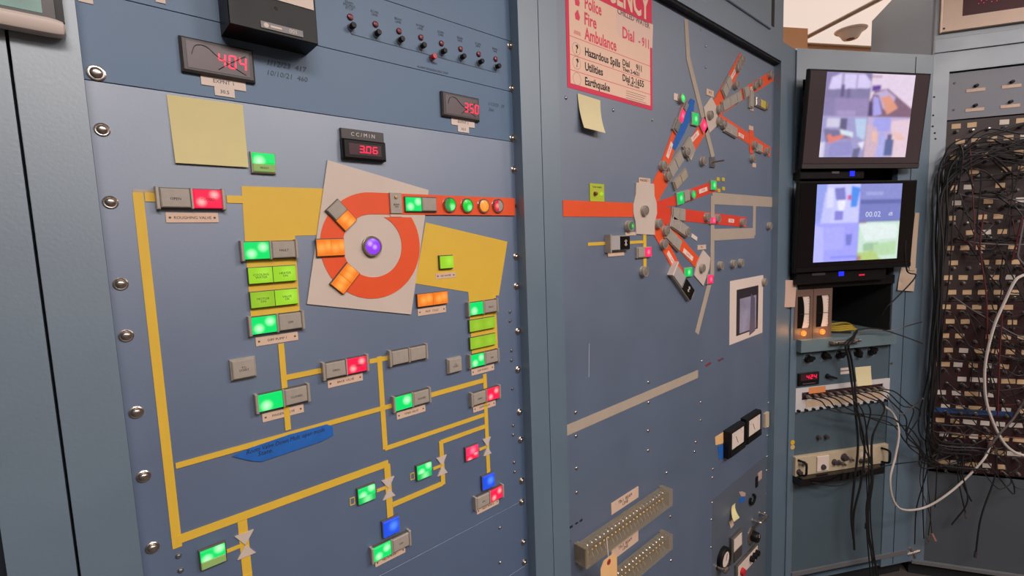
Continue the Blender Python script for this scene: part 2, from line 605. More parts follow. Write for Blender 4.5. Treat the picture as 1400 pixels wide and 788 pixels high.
vA = seam([(145, 112), (698, 194)])
vB = seam([(435, 63), (698, 124.9)])
vC = seam([(526, 0), (695.6, 55.6)])
vL1 = seam([(685, 699), (717, 684)])
vL2 = seam([(692, 788), (716, 777)])
g = .0004
mimic = plate_part('mimic_panel', cab1, PANEL, U_L, U_R, vL1 + g, vA - g, 'blue panel with yellow pipes and lit switches')
meterp = plate_part('meter_panel', cab1, PANELB, U_L, U_R, vA + g, vB - g, 'deeper blue panel with two red number meters')
switchp = plate_part('switch_panel', cab1, PANELB, U_L, U_R, vB + g, vC - g, 'blue panel with a row of black push buttons')
topp = plate_part('upper_panel', cab1, PANELB, U_L, U_R, vC + g, TOP - .03)
lowp = plate_part('lower_panel', cab1, PANEL, U_L, U_R, vL2 + g, vL1 - g)
basep = plate_part('base_panel', cab1, PANEL, U_L, U_R, -ZC + .075, vL2 - g)
for q in [(131.6, 99.5)]:
    screw(meterp, P1, *q, r=.0084)
for q in [(139.6, 177), (151, 276.5), (165, 388.5), (172.6, 459.5), (186.3, 564.5), (196.4, 652.4), (208.6, 750)]:
    screw(mimic, P1, *q)
for q in [(700.4, 62.4)]:
    screw(switchp, P1, q[0] - 2, q[1])
screw(meterp, P1, 701, 121)
for q in [(703.8, 189), (706, 232), (708.7, 351), (709.4, 391.6), (711.3, 453.5), (711.3, 506), (713.5, 564), (715, 602), (716.5, 658)]:
    screw(mimic, P1, q[0] - 2.5, q[1], r=.0070)
for q in [(716.5, 687), (718.7, 742), (720, 769.7)]:
    screw(lowp if q[1] < 775 else basep, P1, q[0] - 2.5, q[1], r=.0066)
for q in [(697.6, 426.5), (697.6, 439), (699.8, 479.5), (699.8, 493), (700.8, 532), (702, 582), (702, 595), (703.5, 632.7), (704, 645.5), (244, 761), (247, 781)]:
    rivet(mimic, P1, *q)
for q in [(683.7, 722), (684, 769.5)]:
    rivet(lowp, P1, *q)

# pipes of the diagram: yellow vinyl strips on the panel
_lay = [0]


def lay():
    _lay[0] = (_lay[0] + 1) % 9
    return .0007 + .00012 * _lay[0]


def strip(par, pl, a, b, width, m=None, name='pipe_strip', ext=.0):
    (u0, v0), (u1, v1) = pl.uv(*a), pl.uv(*b)
    # the run of pipe is square to the panel when nearly so
    if abs(u1 - u0) < .25 * abs(v1 - v0) and abs(u1 - u0) < .012:
        u0 = u1 = (u0 + u1) / 2
    elif abs(v1 - v0) < .25 * abs(u1 - u0) and abs(v1 - v0) < .012:
        v0 = v1 = (v0 + v1) / 2
    d = Vector((u1 - u0, v1 - v0)).normalized()
    n = Vector((-d.y, d.x)) * width / 2
    u0, v0, u1, v1 = u0 - d.x * ext, v0 - d.y * ext, u1 + d.x * ext, v1 + d.y * ext
    return part(name, MB().prism([(u0 - n.x, H(v0 - n.y)), (u1 - n.x, H(v1 - n.y)), (u1 + n.x, H(v1 + n.y)), (u0 + n.x, H(v0 + n.y))], 0, lay()), m or YEL, par)


def polyp(par, pl, pts, m, name, h=.001, h0=0.0, label=None):
    return part(name, MB().prism([(u, H(v)) for u, v in pl.poly(pts)], h0, h), m, par, label=label)


YS = [((189, 269), (242, 744), .0098, .0048), ((198, 270), (222, 269.5), .0105, 0), ((310, 273), (333, 272.6), .0095, 0),
      ((242, 738), (530.5, 634), .0108, 0), ((528.7, 640), (534, 712), .0108, .0054), ((240, 636.5), (538, 554.8), .0070, 0),
      ((384, 470), (393.5, 588), .0075, 0), ((390, 515.5), (444, 506.8), .0072, 0), ((505, 493.6), (535, 489.4), .0072, 0),
      ((519, 491), (526, 611), .0082, .004), ((526, 611.5), (664.5, 568.5), .0072, 0), ((589, 539.5), (663, 520.5), .0082, 0),
      ((661.5, 512), (663.8, 532), .0085, 0), ((663.6, 549), (667.5, 652), .0085, 0), ((602, 603.5), (665.5, 583.5), .0072, 0),
      ((603, 606), (605, 660), .0085, .004), ((605, 661), (536, 690.5), .0082, 0), ((331.5, 712), (338, 788), .0112, 0),
      ((310, 753), (335, 745.2), .0050, 0), ((515, 671), (530, 666), .0050, 0), ((592, 641), (603.5, 637), .0050, 0), ((655, 614.5), (665, 611.5), .0050, 0)]
for a, b, w_, e_ in YS:
    strip(mimic, P1, a, b, w_, ext=e_)
# the tail of the lower left pipe runs on below the frame
strip(mimic, P1, (338, 785), (341, 815), .0112)
# pale tape on top of the elbow
polyp(mimic, P1, [(181, 258.5), (216, 259.5), (215, 262.8), (182, 263.8)], TANS, 'tape_strip', .0006)
# yellow pump bodies
polyp(mimic, P1, [(330, 254.6), (446, 258), (437, 321.6), (403, 322.6), (410, 430), (343, 436), (335, 333)], YEL, 'pump_body', .0006, label='left yellow block behind the pump switches')
polyp(mimic, P1, [(581.7, 304.3), (693.5, 330.6), (681.7, 404.3), (677.4, 404), (681, 486), (645.5, 494), (640.2, 399.5), (567.5, 387.8)], YEL, 'pump_body', .0006, label='right yellow block behind the pump switches')
# white magnet plate, orange loop and beam pipe
polyp(mimic, P1, [(447, 219.3), (585, 260.3), (561, 430), (419, 415.7)], WHT, 'magnet_plate', .0026, .0006, label='white plate under the orange loop')
cu, cv = P1.uv(505.5, 336.5)
Ro = (P1.uv(572.5, 337)[0] - P1.uv(436.5, 337)[0]) / 2
cu = (P1.uv(572.5, 337)[0] + P1.uv(436.5, 337)[0]) / 2
Ri = Ro * .595
cv = P1.uv(504, 409)[1] + Ro
vst_t = cv + Ro
vst_b = cv + Ri
vcut = vst_b - .0045
ao, ai = math.asin(max(-1, min(1, (vcut - cv) / Ro))), math.asin(max(-1, min(1, (vcut - cv) / Ri)))
pts = []
NA = 56
for k in range(NA + 1):
    a = PI / 2 + (2 * PI + ao - PI / 2) * k / NA
    pts.append((cu + Ro * math.cos(a), H(cv + Ro * math.sin(a))))
for k in range(NA, -1, -1):
    a = PI / 2 + (2 * PI + ai - PI / 2) * k / NA
    pts.append((cu + Ri * math.cos(a), H(cv + Ri * math.sin(a))))
part('beam_loop', MB().prism(pts, .0026, .0034), ORG, mimic, label='orange loop around the violet lamp')
uend = P1.uv(702.5, 282)[0]
part('beam_pipe_strip', MB().box(cu, uend, -.0034, 0, H(vst_b), H(vst_t)), ORG, mimic)
uo, vo = P1.uv(707, 282)
cpart('stud', 'stud', lambda: MB().lathe([(.004, 0), (.004, .002), (.002, .003)], 12), REDDK, mimic, (min(uo, U_R - .0045), 0, H(vo)))


def valve(px, py, hw, hh):
    u, v = P1.uv(px, py)
    m = MB().prism([(u, H(v)), (u - hw, H(v + hh)), (u + hw, H(v + hh))], 0, .0022)
    m.prism([(u, H(v)), (u - hw, H(v - hh)), (u + hw, H(v - hh))], 0, .0022)
    part('valve_symbol', m, WHT, mimic)


valve(665.3, 610.5, .0098, .0165)
valve(603.8, 636.5, .0105, .0165)
valve(530.7, 667.5, .0112, .0165)
valve(335.2, 744.5, .0112, .0165)


def outline(px, py, w_, h_):
    u, v = P1.uv(px, py)
    k = .0012
    m = MB()
    m.box(u - w_ / 2, u + w_ / 2, -.0008, 0, H(v + h_ / 2 - k), H(v + h_ / 2)).box(u - w_ / 2, u + w_ / 2, -.0008, 0, H(v - h_ / 2), H(v - h_ / 2 + k))
    m.box(u - w_ / 2, u - w_ / 2 + k, -.0008, 0, H(v - h_ / 2 + k), H(v + h_ / 2 - k)).box(u + w_ / 2 - k, u + w_ / 2, -.0008, 0, H(v - h_ / 2 + k), H(v + h_ / 2 - k))
    part('pump_mark', m, YEL, mimic)


outline(563.7, 651.5, .008, .012)
outline(481.6, 685.6, .008, .012)


# ------------------------------------------------------------------ switches
def lens_mb(w=.0305, h=.0215, d0=.004, d1=.0095):
    return MB().rect(w, h, d0, d1, b=.0012)


def dual(px, py, label, left, right, plate=None, flange=True, group='two-lens illuminated switches', pl=None, par_txt=('OPEN', 'CLOSED'), plate_dy=-.0225, plate_w=.054):
    """two lenses side by side between bright flanges; plate = engraved nameplate below"""
    pl = pl or P1
    t = mount('illuminated_switch', label, 'switch', pl, px, py, .008, group)
    if flange:
        cpart('dual_house', 'housing', lambda: MB().rect(.066, .0245, 0, .0055), BEZELD, t)
        for x in (-.0335, .0335):
            cpart('dual_flange', 'flange', lambda: MB().rect(.0038, .0265, 0, .0095, b=.0008), BEZEL, t, (x, 0, 0))
        cpart('dual_div', 'divider', lambda: MB().rect(.0024, .0250, .0055, .0095, b=.0005), BEZEL, t)
        xs = (-.0164, .0164)
        lm = lambda: lens_mb(.0295, .0222)
        kx = 'lens_a'
    else:
        cpart('dual_house2', 'housing', lambda: MB().rect(.0600, .0222, 0, .005), BEZELD, t)
        xs = (-.0150, .0150)
        lm = lambda: lens_mb(.0285, .0205, .004, .008)
        kx = 'lens_b'
    for x, m, wd in zip(xs, (left, right), par_txt):
        lo = cpart(kx, 'lens', lm, m, t, (x, 0, 0))
        if wd:
            text(wd, .0042, INK, lo, (0, -(.0096 if flange else .0081), -.001))
    if plate:
        nameplate(t, plate, plate_w, plate_dy)
    return t


def nameplate(t, txt, w=.054, dz=-.0225, h=.0118, dx=0.0, sz=.0048):
    p = cpart('np%.4f_%.4f' % (w, h), 'nameplate', lambda: MB().rect(w, h, 0, .0012), PLATE, t, (dx, 0, dz))
    m = lambda: MB().lathe([(.0014, .0012), (.0012, .0017)], 8, -w / 2 + .004).lathe([(.0014, .0012), (.0012, .0017)], 8, w / 2 - .004)
    if txt:
        text(txt, sz, INK, p, (0, -.00125, -.0002), sx=.95)
    cpart('nps%.4f' % w, 'plate_screws', m, BEZELD, p)
    return p


def single(px, py, label, m, txt=None, plate=None, w=.030, h=.0272, split=None, group='single square indicator switches', pl=None, frame=None):
    t = mount('indicator_light', label, 'indicator light', pl or P1, px, py, .007, group)
    cpart('sgl_house%.4f%.4f' % (w, h), 'housing', lambda: MB().rect(w, h, 0, .0048, b=.0006), frame or BEZELD, t)
    if split is None:
        l = cpart('sgl_lens%.4f%.4f' % (w, h), 'lens', lambda: MB().rect(w - .003, h - .003, .004, .0085, b=.0012), m, t)
        if txt:
            text(txt, .0040, INK, l, (0, -.0086, 0))
    else:
        hh = h - .003
        cpart('sgl_up%.4f%.4f' % (w, h), 'lens', lambda: MB().rect(w - .003, hh * .56, .004, .0085, b=.0012), m, t, (0, 0, hh * .22))
        l = cpart('sgl_lo%.4f%.4f' % (w, h), 'label_lens', lambda: MB().rect(w - .003, hh * .42, .004, .0075, b=.0010), split, t, (0, 0, -hh * .285))
        if txt:
            text(txt, .0034, INK, l, (0, -.0076, 0))
    if plate:
        nameplate(t, plate, .041, -.0235, .0095, sz=.0042)
    return t


dual(262.5, 271.5, 'two-lens switch lit red on its right with the plate ROUGHING VALVE', LENSOFF, L_RED, 'ROUGHING VALVE')
dual(370, 342, 'two-lens switch lit bright green on its left, at the top of the left pump column', L_GREEN, LENSOFF, par_txt=(None, 'FAULT'))
dual(373.8, 375.5, 'pair of yellow-green lenses, second row of the left pump column', L_YG, L_YG, flange=False, par_txt=('COOLING\nWATER', 'HEATER\nON'), group='yellow-green lens pairs')
dual(376.5, 408, 'pair of yellow-green lenses, third row of the left pump column', L_YGD, L_YG, flange=False, par_txt=('MOTOR\nON', 'VALVE\nOK'), group='yellow-green lens pairs')
dual(379.5, 442, 'two-lens switch lit green on its left above the plate DIFF PUMP 1', L_GREEN, LENSOFF, 'DIFF PUMP 1', par_txt=(None, 'OFF'))
dual(473.8, 502.3, 'two-lens switch lit red on its right with the plate BACK VALVE', LENSOFF, L_RED, 'BACK VALVE', plate_dy=-.0215)
dual(388, 545, 'two-lens switch lit green on its left above the blue tape, plate FINGER VALVE', L_GREEN1, LENSOFF, 'FINGER VALVE', par_txt=(None, 'CLOSED'))
dual(559.5, 485.8, 'unlit grey two-lens switch at the end of the short yellow branch', LENSOFF, LENSOFF, par_txt=(None, None))
dual(564.3, 547, 'two-lens switch lit green on its left with the plate TIMER VALVE', L_GREEN2, LENSOFF, 'TIMER VALVE', par_txt=(None, 'CLOSED'))
dual(535.8, 748.3, 'two-lens switch lit green on its left at the bottom, under a blue light', L_GREEN, LENSOFF, 'MECH PUMP 1', par_txt=(None, 'OFF'), plate_dy=-.0195)
dual(661.2, 420.5, 'two-lens switch lit green on its left, at the top of the right pump column', L_GREEN1, LENSOFF, par_txt=(None, 'FAULT'))
dual(661, 443.5, 'pair of yellow-green lenses, second row of the right pump column', L_YGD, L_YGD, flange=False, par_txt=(None, None), group='yellow-green lens pairs')
dual(661.8, 467, 'pair of yellow-green lenses, third row of the right pump column', L_YGD, L_YGD, flange=False, par_txt=(None, None), group='yellow-green lens pairs')
dual(662.8, 490.5, 'two-lens switch lit green on its left, at the foot of the right pump column', L_GREEN, LENSOFF, 'DIFF PUMP 2', par_txt=(None, 'OFF'))
dual(665, 541.5, 'two-lens switch lit red on its right, right edge of the pipework, plate GATE VALVE', LENSOFF, L_RED, 'GATE VALVE', par_txt=('OPEN', None), plate_dy=-.0215)
dual(669.8, 680.5, 'two-lens switch lit red on its right at the lower right, under a blue light', LENSOFF, L_RED, 'MECH PUMP 2', par_txt=('ON', None), plate_dy=-.0205)
dual(593, 409, 'pair of orange lit lenses below the white plate', L_ORG, L_ORG, 'FILM   COLD', flange=False, par_txt=(None, None), group='orange lens pairs', plate_w=.056, plate_dy=-.0205)

single(361, 222.5, 'green lit square light with a pale lower half, beside the big yellow note', L_GREEN1, 'READY', split=L_LBL, w=.030, h=.0272, frame=BEZEL)
single(611.3, 358.5, 'yellow-green square light on the right yellow block', L_YG, None, 'NO WATER', w=.0285, h=.024)
single(333.4, 504.5, 'unlit grey square push button left of the yellow branch pipe', LENSOFF, 'TO\nSTART', frame=BEZEL)
single(622.5, 499.8, 'unlit grey square push button left of the right pump column', LENSOFF, 'TO\nSTART', frame=BEZEL)
single(292, 762, 'green lit square light at the bottom left beside a bow-tie valve symbol', L_GREEN, None, split=L_LBL)
single(502.2, 676.5, 'green lit square light beside the bow-tie symbol on the lower middle pipe', L_GREEN, None, split=L_GREENP)
single(581, 644.7, 'green lit square light beside the bow-tie symbol left of the red one', L_GREEN, None, split=L_GREENP)
single(646.3, 619.5, 'red lit square light beside the right-hand bow-tie valve symbol', L_PINK, None, split=L_RED)
single(535.5, 721, 'blue lit square light at the foot of the thick lower pipe', L_BLUE, None, w=.0305, h=.029)
single(668.5, 658.7, 'blue lit square light at the foot of the right-hand pipe', L_BLUE, None, w=.0305, h=.029)


# segments on the loop: pairs of lenses lying across the orange ring
def loop_light(px, py, ang, label, m1, m2):
    t = mount('loop_indicator_light', label, 'indicator light', P1, px, py, .006, 'lens pairs across the orange loop', ang, 0)
    part('housing', MB().rect(.041, .0262, .0034, .0062), BEZELD, t)
    part('lens', MB().rect(.0192, .0235, .006, .009, b=.001), m1, t, (-.0100, 0, 0))
    part('lens', MB().rect(.0192, .0235, .006, .009, b=.001), m2, t, (.0100, 0, 0))
    return t


loop_light(467, 294.5, math.radians(-48), 'half-lit orange lens pair on the upper left of the loop', LENSOFF, L_ORG)
loop_light(452, 338.5, 0, 'orange lens pair on the left of the loop', L_ORG, L_ORG)
loop_light(472, 381, math.radians(47), 'orange lens pair on the lower left of the loop', L_ORG, L_ORG)


def round_lamp(px, py, label, lens, pl=None, r=.0130, d=.014, group='round indicator lamps', body=None, base=0.0, rot=0.0, half=None):
    t = mount('round_indicator_lamp', label, 'indicator lamp', pl or P1, px, py, d, group, rot, 0)
    cpart('rl_body%.4f%.4f%.4f' % (r, d, base), 'housing', lambda: MB().lathe([(r * 1.06, base), (r * 1.06, .003 + base), (r, .0036 + base), (r, d - .001), (r * .95, d), (r * .84, d), (r * .82, d - .0018)], 22), body or BEZEL, t, (0, 0, 0), True)
    if half is None:
        cpart('rl_lens%.4f%.4f' % (r, d), 'lens', lambda: MB().lathe([(r * .82, d - .003), (r * .80, d - .001), (r * .5, d + .0002), (r * .1, d + .0006)], 20), lens, t, (0, 0, 0), True)
    else:
        for k, m in ((0, lens), (1, half)):
            pp = [(r * .80 * math.cos(-PI / 2 + PI * (j / 10) + k * PI), r * .80 * math.sin(-PI / 2 + PI * (j / 10) + k * PI)) for j in range(11)]
            cpart('rl_half%d%.4f%.4f' % (k, r, d), 'lens', lambda: MB().prism(pp, d - .003, d), m, t)
    return t


RG = glow('lamp_green_lit', (.0, .60, .03), (.35, 1.2, .45), 1.0, ((.004, -.004),), .009)
RO = glow('lamp_orange_lit', (.90, .30, .03), (.98, .40, .07), 1.0, ((0, 0),), .012)
RR = glow('lamp_red_lit', (.75, .015, .05), (1.1, .35, .30), 1.0, ((-.003, 0),), .007)
RGD = glow('lamp_green_dim', (.04, .28, .05), (.2, .9, .3), 1.0, ((.004, -.002),), .010)
round_lamp(616, 280, 'half-lit green round lamp, nearest the square lens on the orange strip', RG, half=RGD, d=.008, body=METAL)
round_lamp(640, 281, 'green round lamp, second along the orange strip', RG, d=.008, body=METAL)
round_lamp(662.6, 281.5, 'orange round lamp on the orange strip', RO, d=.008, body=METAL)
round_lamp(682, 281.5, 'half-red round lamp at the right end of the orange strip', LENSOFF, half=RR, d=.008, body=METAL)
t = round_lamp(510.6, 337, 'violet lit round button in the centre of the orange loop', L_VIO, r=.0150, d=.010, body=STEEL, base=.0026)

# lens pair and key switch on the beam strip
t = mount('illuminated_switch', 'lens pair lit green on its left on the orange beam strip', 'switch', P1, 577, 279.5, .009, 'two-lens illuminated switches')
part('housing', MB().rect(.060, .025, .0034, .006), BEZELD, t)
part('lens', lens_mb(.0275, .0215, .005, .0095), L_GREEN, t, (-.0145, 0, 0))
part('lens', lens_mb(.0275, .0215, .005, .0095), LENSOFF, t, (.0145, 0, 0))
t = mount('toggle_plate', 'grey switch plate with a small tan lamp where the loop meets the strip', 'switch', P1, 541.5, 278, .006)
part('plate', MB().rect(.0205, .0325, .0034, .0068, b=.0006), BEZEL, t)
part('lamp', MB().lathe([(.0030, .0068), (.0026, .0088), (.0012, .0094)], 12, 0, .0095), mat('small_amber_lens', (190, 150, 96), .3), t, smooth=True)
text('BEAM\nON', .0042, INK, t, (0, -.0069, -.004))
part('nameplate', MB().rect(.0205, .0042, .0034, .0044, 0, -.0192), PLATE, t)


# ------------------------------------------------------------------ digital meters
def meter(px, py, label, digits, w, h, dw, dh, dx, dz, crossed=True, tilt=0.0):
    t = mount('digital_panel_meter', label, 'panel meter', P1, px, py, .006, 'red figure panel meters', tilt)
    part('bezel', MB().rect(w, h, 0, .0070, b=.0025), DGREY, t)
    part('window', MB().rect(w * .84, h * .76, .0070, .0074), mat('meter_window', (88, 72, 76), .35), t)
    part('digits', seven(digits, dw, dh, dw * .22, .0074, .0079, dx, dz), SEG, t, label='glowing red figures')
    if crossed:
        m = MB().tube(spline([(-w * .36, -.0078, h * .02), (-w * .30, -.0078, h * .28), (-w * .16, -.0078, h * .30), (.0, -.0078, h * .05), (w * .36, -.0078, -h * .33)], 4), .00045, 4)
        m.tube(spline([(-w * .02, -.0078, -h * .30), (w * .14, -.0078, -h * .06), (w * .37, -.0078, h * .24)], 4), .00045, 4)
        part('pen_cross', m, INK, t)
    return t


t1 = meter(299.5, 82, 'dark panel meter reading 404 in red, above the big yellow note', '404', .0795, .0405, .0085, .0165, -.002, -.0085)
m = MB().rect(.049, .0125, 0, .0012, .003, -.0268).rect(.022, .0105, 0, .0012, .003, -.0382)
tg = mount('label_tape', 'white stepped label tape hanging below the upper left red-figure meter', 'label', P1, 299.5, 82, .001)
part('tape', m, PAPER, tg)
text('EXPNT 1', .0062, INKG, tg, (.003, -.0013, -.0265))
text('30.5', .0060, INKG, tg, (.003, -.0013, -.0382))
meter(631, 146, 'dark panel meter reading 350 in red, at the right of the blue panel', '350', .0800, .0405, .0085, .0160, .004, -.0085)
m = MB().rect(.050, .0125, 0, .0012, .002, -.0268).rect(.024, .0105, 0, .0012, .002, -.0382)
tg = mount('label_tape', 'white stepped label tape hanging below the red-figure meter at the right', 'label', P1, 631, 146, .001)
part('tape', m, PAPER, tg)
text('EXPNT 2', .0060, INKG, tg, (.002, -.0013, -.0265))
text('30.5', .0060, INKG, tg, (.002, -.0013, -.0382))
t = mount('flow_meter', 'black panel meter headed CC/MIN reading 3.06 in red', 'panel meter', P1, 498, 198, .008)
part('header_plate', MB().rect(.0675, .0150, 0, .0060, 0, .0138, b=.0006), DGREY, t)
part('bezel', MB().rect(.0680, .0285, 0, .0110, 0, -.0082, b=.0022), BLK, t)
part('window', MB().rect(.0510, .0160, .0110, .0113, 0, -.0082), mat('flow_window', (70, 36, 46), .3), t)
part('digits', seven('3.06', .0078, .0105, .0014, .0113, .0117, -.010, -.0130), SEG, t, label='glowing red figures')
text('C C / M I N', .0078, mat('white_lettering', (214, 206, 200), .6), t, (0, -.0062, .0138), sx=1.0)

# handwriting on the panels (pencil)
pn = thing('pencil_note', 'faint pencil dates and numbers beside the 404 meter', 'handwriting', P1.world(*P1.uv(392, 97), 0), 0)
text("1/12/23  417", .0100, INKG, pn, (0, -.0003, .006), shear=.2)
text("10/10/21  460", .0095, INKG, pn, (0, -.0003, -.007), shear=.2)
pn = thing('pencil_note', 'faint pencil note at the right of the 350 meter', 'handwriting', P1.world(*P1.uv(678, 147), 0), 0)
text("1/12/23  19", .0085, INKG, pn, (0, -.0003, .004), shear=.2)
text("366", .0085, INKG, pn, (-.012, -.0003, -.006), shear=.2)

# ------------------------------------------------------------------ button row
bt = [((479.3, 23), (482, 34.5)), ((513.7, 32.6), (517, 44)), ((546.3, 42), (549, 52.4)), ((576, 51), (578.9, 61.6)), ((604.7, 59), (607.4, 68.7)), ((630.4, 66.8), (633.4, 76)), ((654.9, 73.8), (657.6, 83)), ((678.2, 80.9), (680.7, 89.6))]
us = [P1.uv(a[0], a[1], .002)[0] for a, b in bt]
u_a, u_b = us[0], us[-1]
vled = sum(P1.uv(a[0], a[1], .002)[1] for a, b in bt) / 8
vbut = sum(P1.uv(b[0], b[1], .010)[1] for a, b in bt) / 8
ords = ['first', 'second', 'third', 'fourth', 'fifth', 'sixth', 'seventh', 'last']
for i in range(8):
    u = u_a + (u_b - u_a) * i / 7
    t = thing('push_button', '%s black push button from the left in the row, red lamp above it' % ords[i], 'push button', P1.world(u, vbut, 0), 0, 'black push buttons in a row')
    cpart('pb_collar', 'collar', lambda: MB().lathe([(.0052, 0), (.0052, .0022), (.0044, .0030)], 14), STEEL, t, smooth=True)
    cpart('pb_cap', 'cap', lambda: MB().lathe([(.0042, .0030), (.0042, .0115), (.0036, .0125), (.001, .0126)], 14), BLK, t, smooth=True)
    cpart('pb_led', 'lamp', lambda: MB().lathe([(.0046, 0), (.0046, .0018), (.0038, .0030), (.001, .0036)], 14), REDDK, t, (0, 0, vled - vbut), smooth=True)
    text(['BEAM\nPROFILE\nSTOP', 'SCAN\nLINE', 'BEAM\nLINE', 'SWEEP\nLINE', 'SCAN\nLINE', 'BEAM\nLINE', 'SCAN\nLINE', 'BEAM\nLINE'][i], .0050, INKG, switchp, (u, -.0002, H(vled + .016)))
vl = sum(P1.uv(x, y)[1] for x, y in ((481, 46), (679.3, 100.4))) / 2
m = MB().box(u_a, u_b, -.0004, 0, H(vl) - .0005, H(vl) + .0005)
for i in range(8):
    u = u_a + (u_b - u_a) * i / 7
    m.box(u - .0004, u + .0004, -.0004, 0, H(vl) + .0005, H(vbut) - .004)
part('printed_line', m, INKG, switchp)
t = mount('red_push_button', 'small red push button below the row of black ones', 'push button', P1, 594.3, 76.8, .010)
part('collar', MB().lathe([(.0050, 0), (.0050, .0022), (.0044, .0030)], 14), STEEL, t, smooth=True)
part('cap', MB().lathe([(.0044, .0030), (.0044, .0105), (.0038, .0115), (.001, .0116)], 14), REDK, t, smooth=True)
ub, vb_ = P1.uv(592, 96)
text('ALARM SEQUENCING TEST', .0050, INKG, switchp, (ub, -.0002, H(vb_)))
text('RESET', .0046, INKG, switchp, (P1.uv(594, 87)[0], -.0002, H(P1.uv(594, 87)[1])))

# black chart instrument at the top edge
uL, vLb = P1.uv(314, 36, .045)
uRr, _v = P1.uv(435, 57.5, .045)
vLb = (vLb + _v) / 2
t = thing('panel_instrument', 'black boxed panel instrument with a pale face and a name strip reading 001', 'instrument', P1.world((uL + uRr) / 2, vLb, 0), 0)
wI = uRr - uL
part('case', MB().box(-wI / 2, wI / 2, -.045, 0, 0, .095, .001), BLK, t)
vf = sum(P1.uv(x, y, .045)[1] for x, y in ((375, 0), (432, 15))) / 2 - vLb
part('face', MB().box(-wI / 2 + .004, wI / 2 - .003, -.0462, -.045, vf, .092), PAPER, t)
part('latch_hole', MB().lathe([(.0022, .045), (.0018, .0454)], 10, .002, vf - .010), BLKG, t)
ua0, va0 = P1.uv(356, 30, .045)
ua1, va1 = P1.uv(414, 48, .045)
xc = (uL + uRr) / 2
ns_ = part('name_strip', MB().box(ua0 - xc, ua1 - xc, -.0464, -.045, .0040, .0118), mat('grey_name_strip', (128, 124, 126), .5), t)
text('001', .0068, PAPER, ns_, (ua1 - xc - .012, -.0465, .0078))
part('logo_disc', MB().lathe([(.0030, .0464), (.0029, .0467)], 14, ua0 - xc + .006, .0078), PAPER, ns_)
part('logo_bar', MB().box(ua0 - xc + .011, ua0 - xc + .024, -.0467, -.0464, .0066, .0088), PAPER, ns_)
# small white label strips at the top edge of the blue panel
for (x0, x1, y0, lb) in ((107, 127, 1, 'small white label at the top left corner of the blue panel'), (213, 226, 2, 'small white label left of the black boxed instrument')):
    u0, v0 = P1.uv(x0, y0)
    u1, v1 = P1.uv(x1, y0)
    part_o = MB().rect(u1 - u0, .012, 0, .001)
    o = obj('label_tape', part_o.mesh('label_tape', PAPER), None, P1.world((u0 + u1) / 2, v0 + .0055, 0))
    tag(o, lb, 'label')

# sticky notes
def paper(name, label, cat, pl, pts, m, lift=(.0008, .0008, .006, .006), nseg=8, w0=.0004, th=.0003):
    """sheet given by its four corners on the plane (tl, tr, br, bl) lifted by lift metres at each corner"""
    q = [pl.uv(x, y, l) for (x, y), l in zip(pts, lift)]
    cu_, cv_ = sum(a for a, b in q) / 4, sum(b for a, b in q) / 4
    vs, fs = [], []
    for back in (0, 1):
        for j in range(nseg + 1):
            s = j / nseg
            for i in range(nseg + 1):
                r = i / nseg
                u = (q[0][0] * (1 - r) + q[1][0] * r) * (1 - s) + (q[3][0] * (1 - r) + q[2][0] * r) * s
                v = (q[0][1] * (1 - r) + q[1][1] * r) * (1 - s) + (q[3][1] * (1 - r) + q[2][1] * r) * s
                top = lift[0] * (1 - r) + lift[1] * r
                bot = lift[3] * (1 - r) + lift[2] * r
                l = top + (bot - top) * s * s + w0
                vs.append((u - cu_, -(l + (0 if back else th)), v - cv_))
    k = (nseg + 1) ** 2
    for j in range(nseg):
        for i in range(nseg):
            a = j * (nseg + 1) + i
            f = (a, a + nseg + 1, a + nseg + 2, a + 1)
            fs.append(f)
            fs.append(tuple(x + k for x in f[::-1]))
    mb = MB().add(vs, fs)
    o = obj(name, mb.mesh(name, m, True), None, pl.world(cu_, cv_, 0), (0, 0, -pl.a))
    return tag(o, label, cat)


paper('sticky_note', 'large blank yellow sticky note above the left yellow block', 'note', P1, [(227.6, 129.3), (331.7, 143.5), (339.7, 229), (239.8, 222.8)], NOTE, lift=(.0006, .0006, .003, .003))

# blue masking tape with handwriting
bt_ = P1.poly([(316.5, 623.6), (342, 612), (395, 594), (446, 580), (454, 583), (455, 595), (440, 603), (357.5, 630.8), (342.4, 629.7)])
bu, bv = sum(a for a, b in bt_) / len(bt_), sum(b for a, b in bt_) / len(bt_)
t = thing('blue_tape', 'torn strip of blue tape with black handwriting below the yellow pipe', 'tape', P1.world(bu, bv, 0), 0)
part('tape', MB().prism([(a - bu, b - bv) for a, b in bt_], .0019, .0022), BLUET, t)
ang = math.atan2(P1.uv(440, 588)[1] - P1.uv(350, 615)[1], P1.uv(440, 588)[0] - P1.uv(350, 615)[0])
a_, b_ = P1.uv(392, 602)
text('Roots Valve Down Mult. open mode', .0085, INK, t, (a_ - bu, -.0023, b_ - bv), rot=ang, shear=.25, sx=.82)
a_, b_ = P1.uv(362, 618)
text('State.', .0085, INK, t, (a_ - bu, -.0023, b_ - bv), rot=ang, shear=.25)

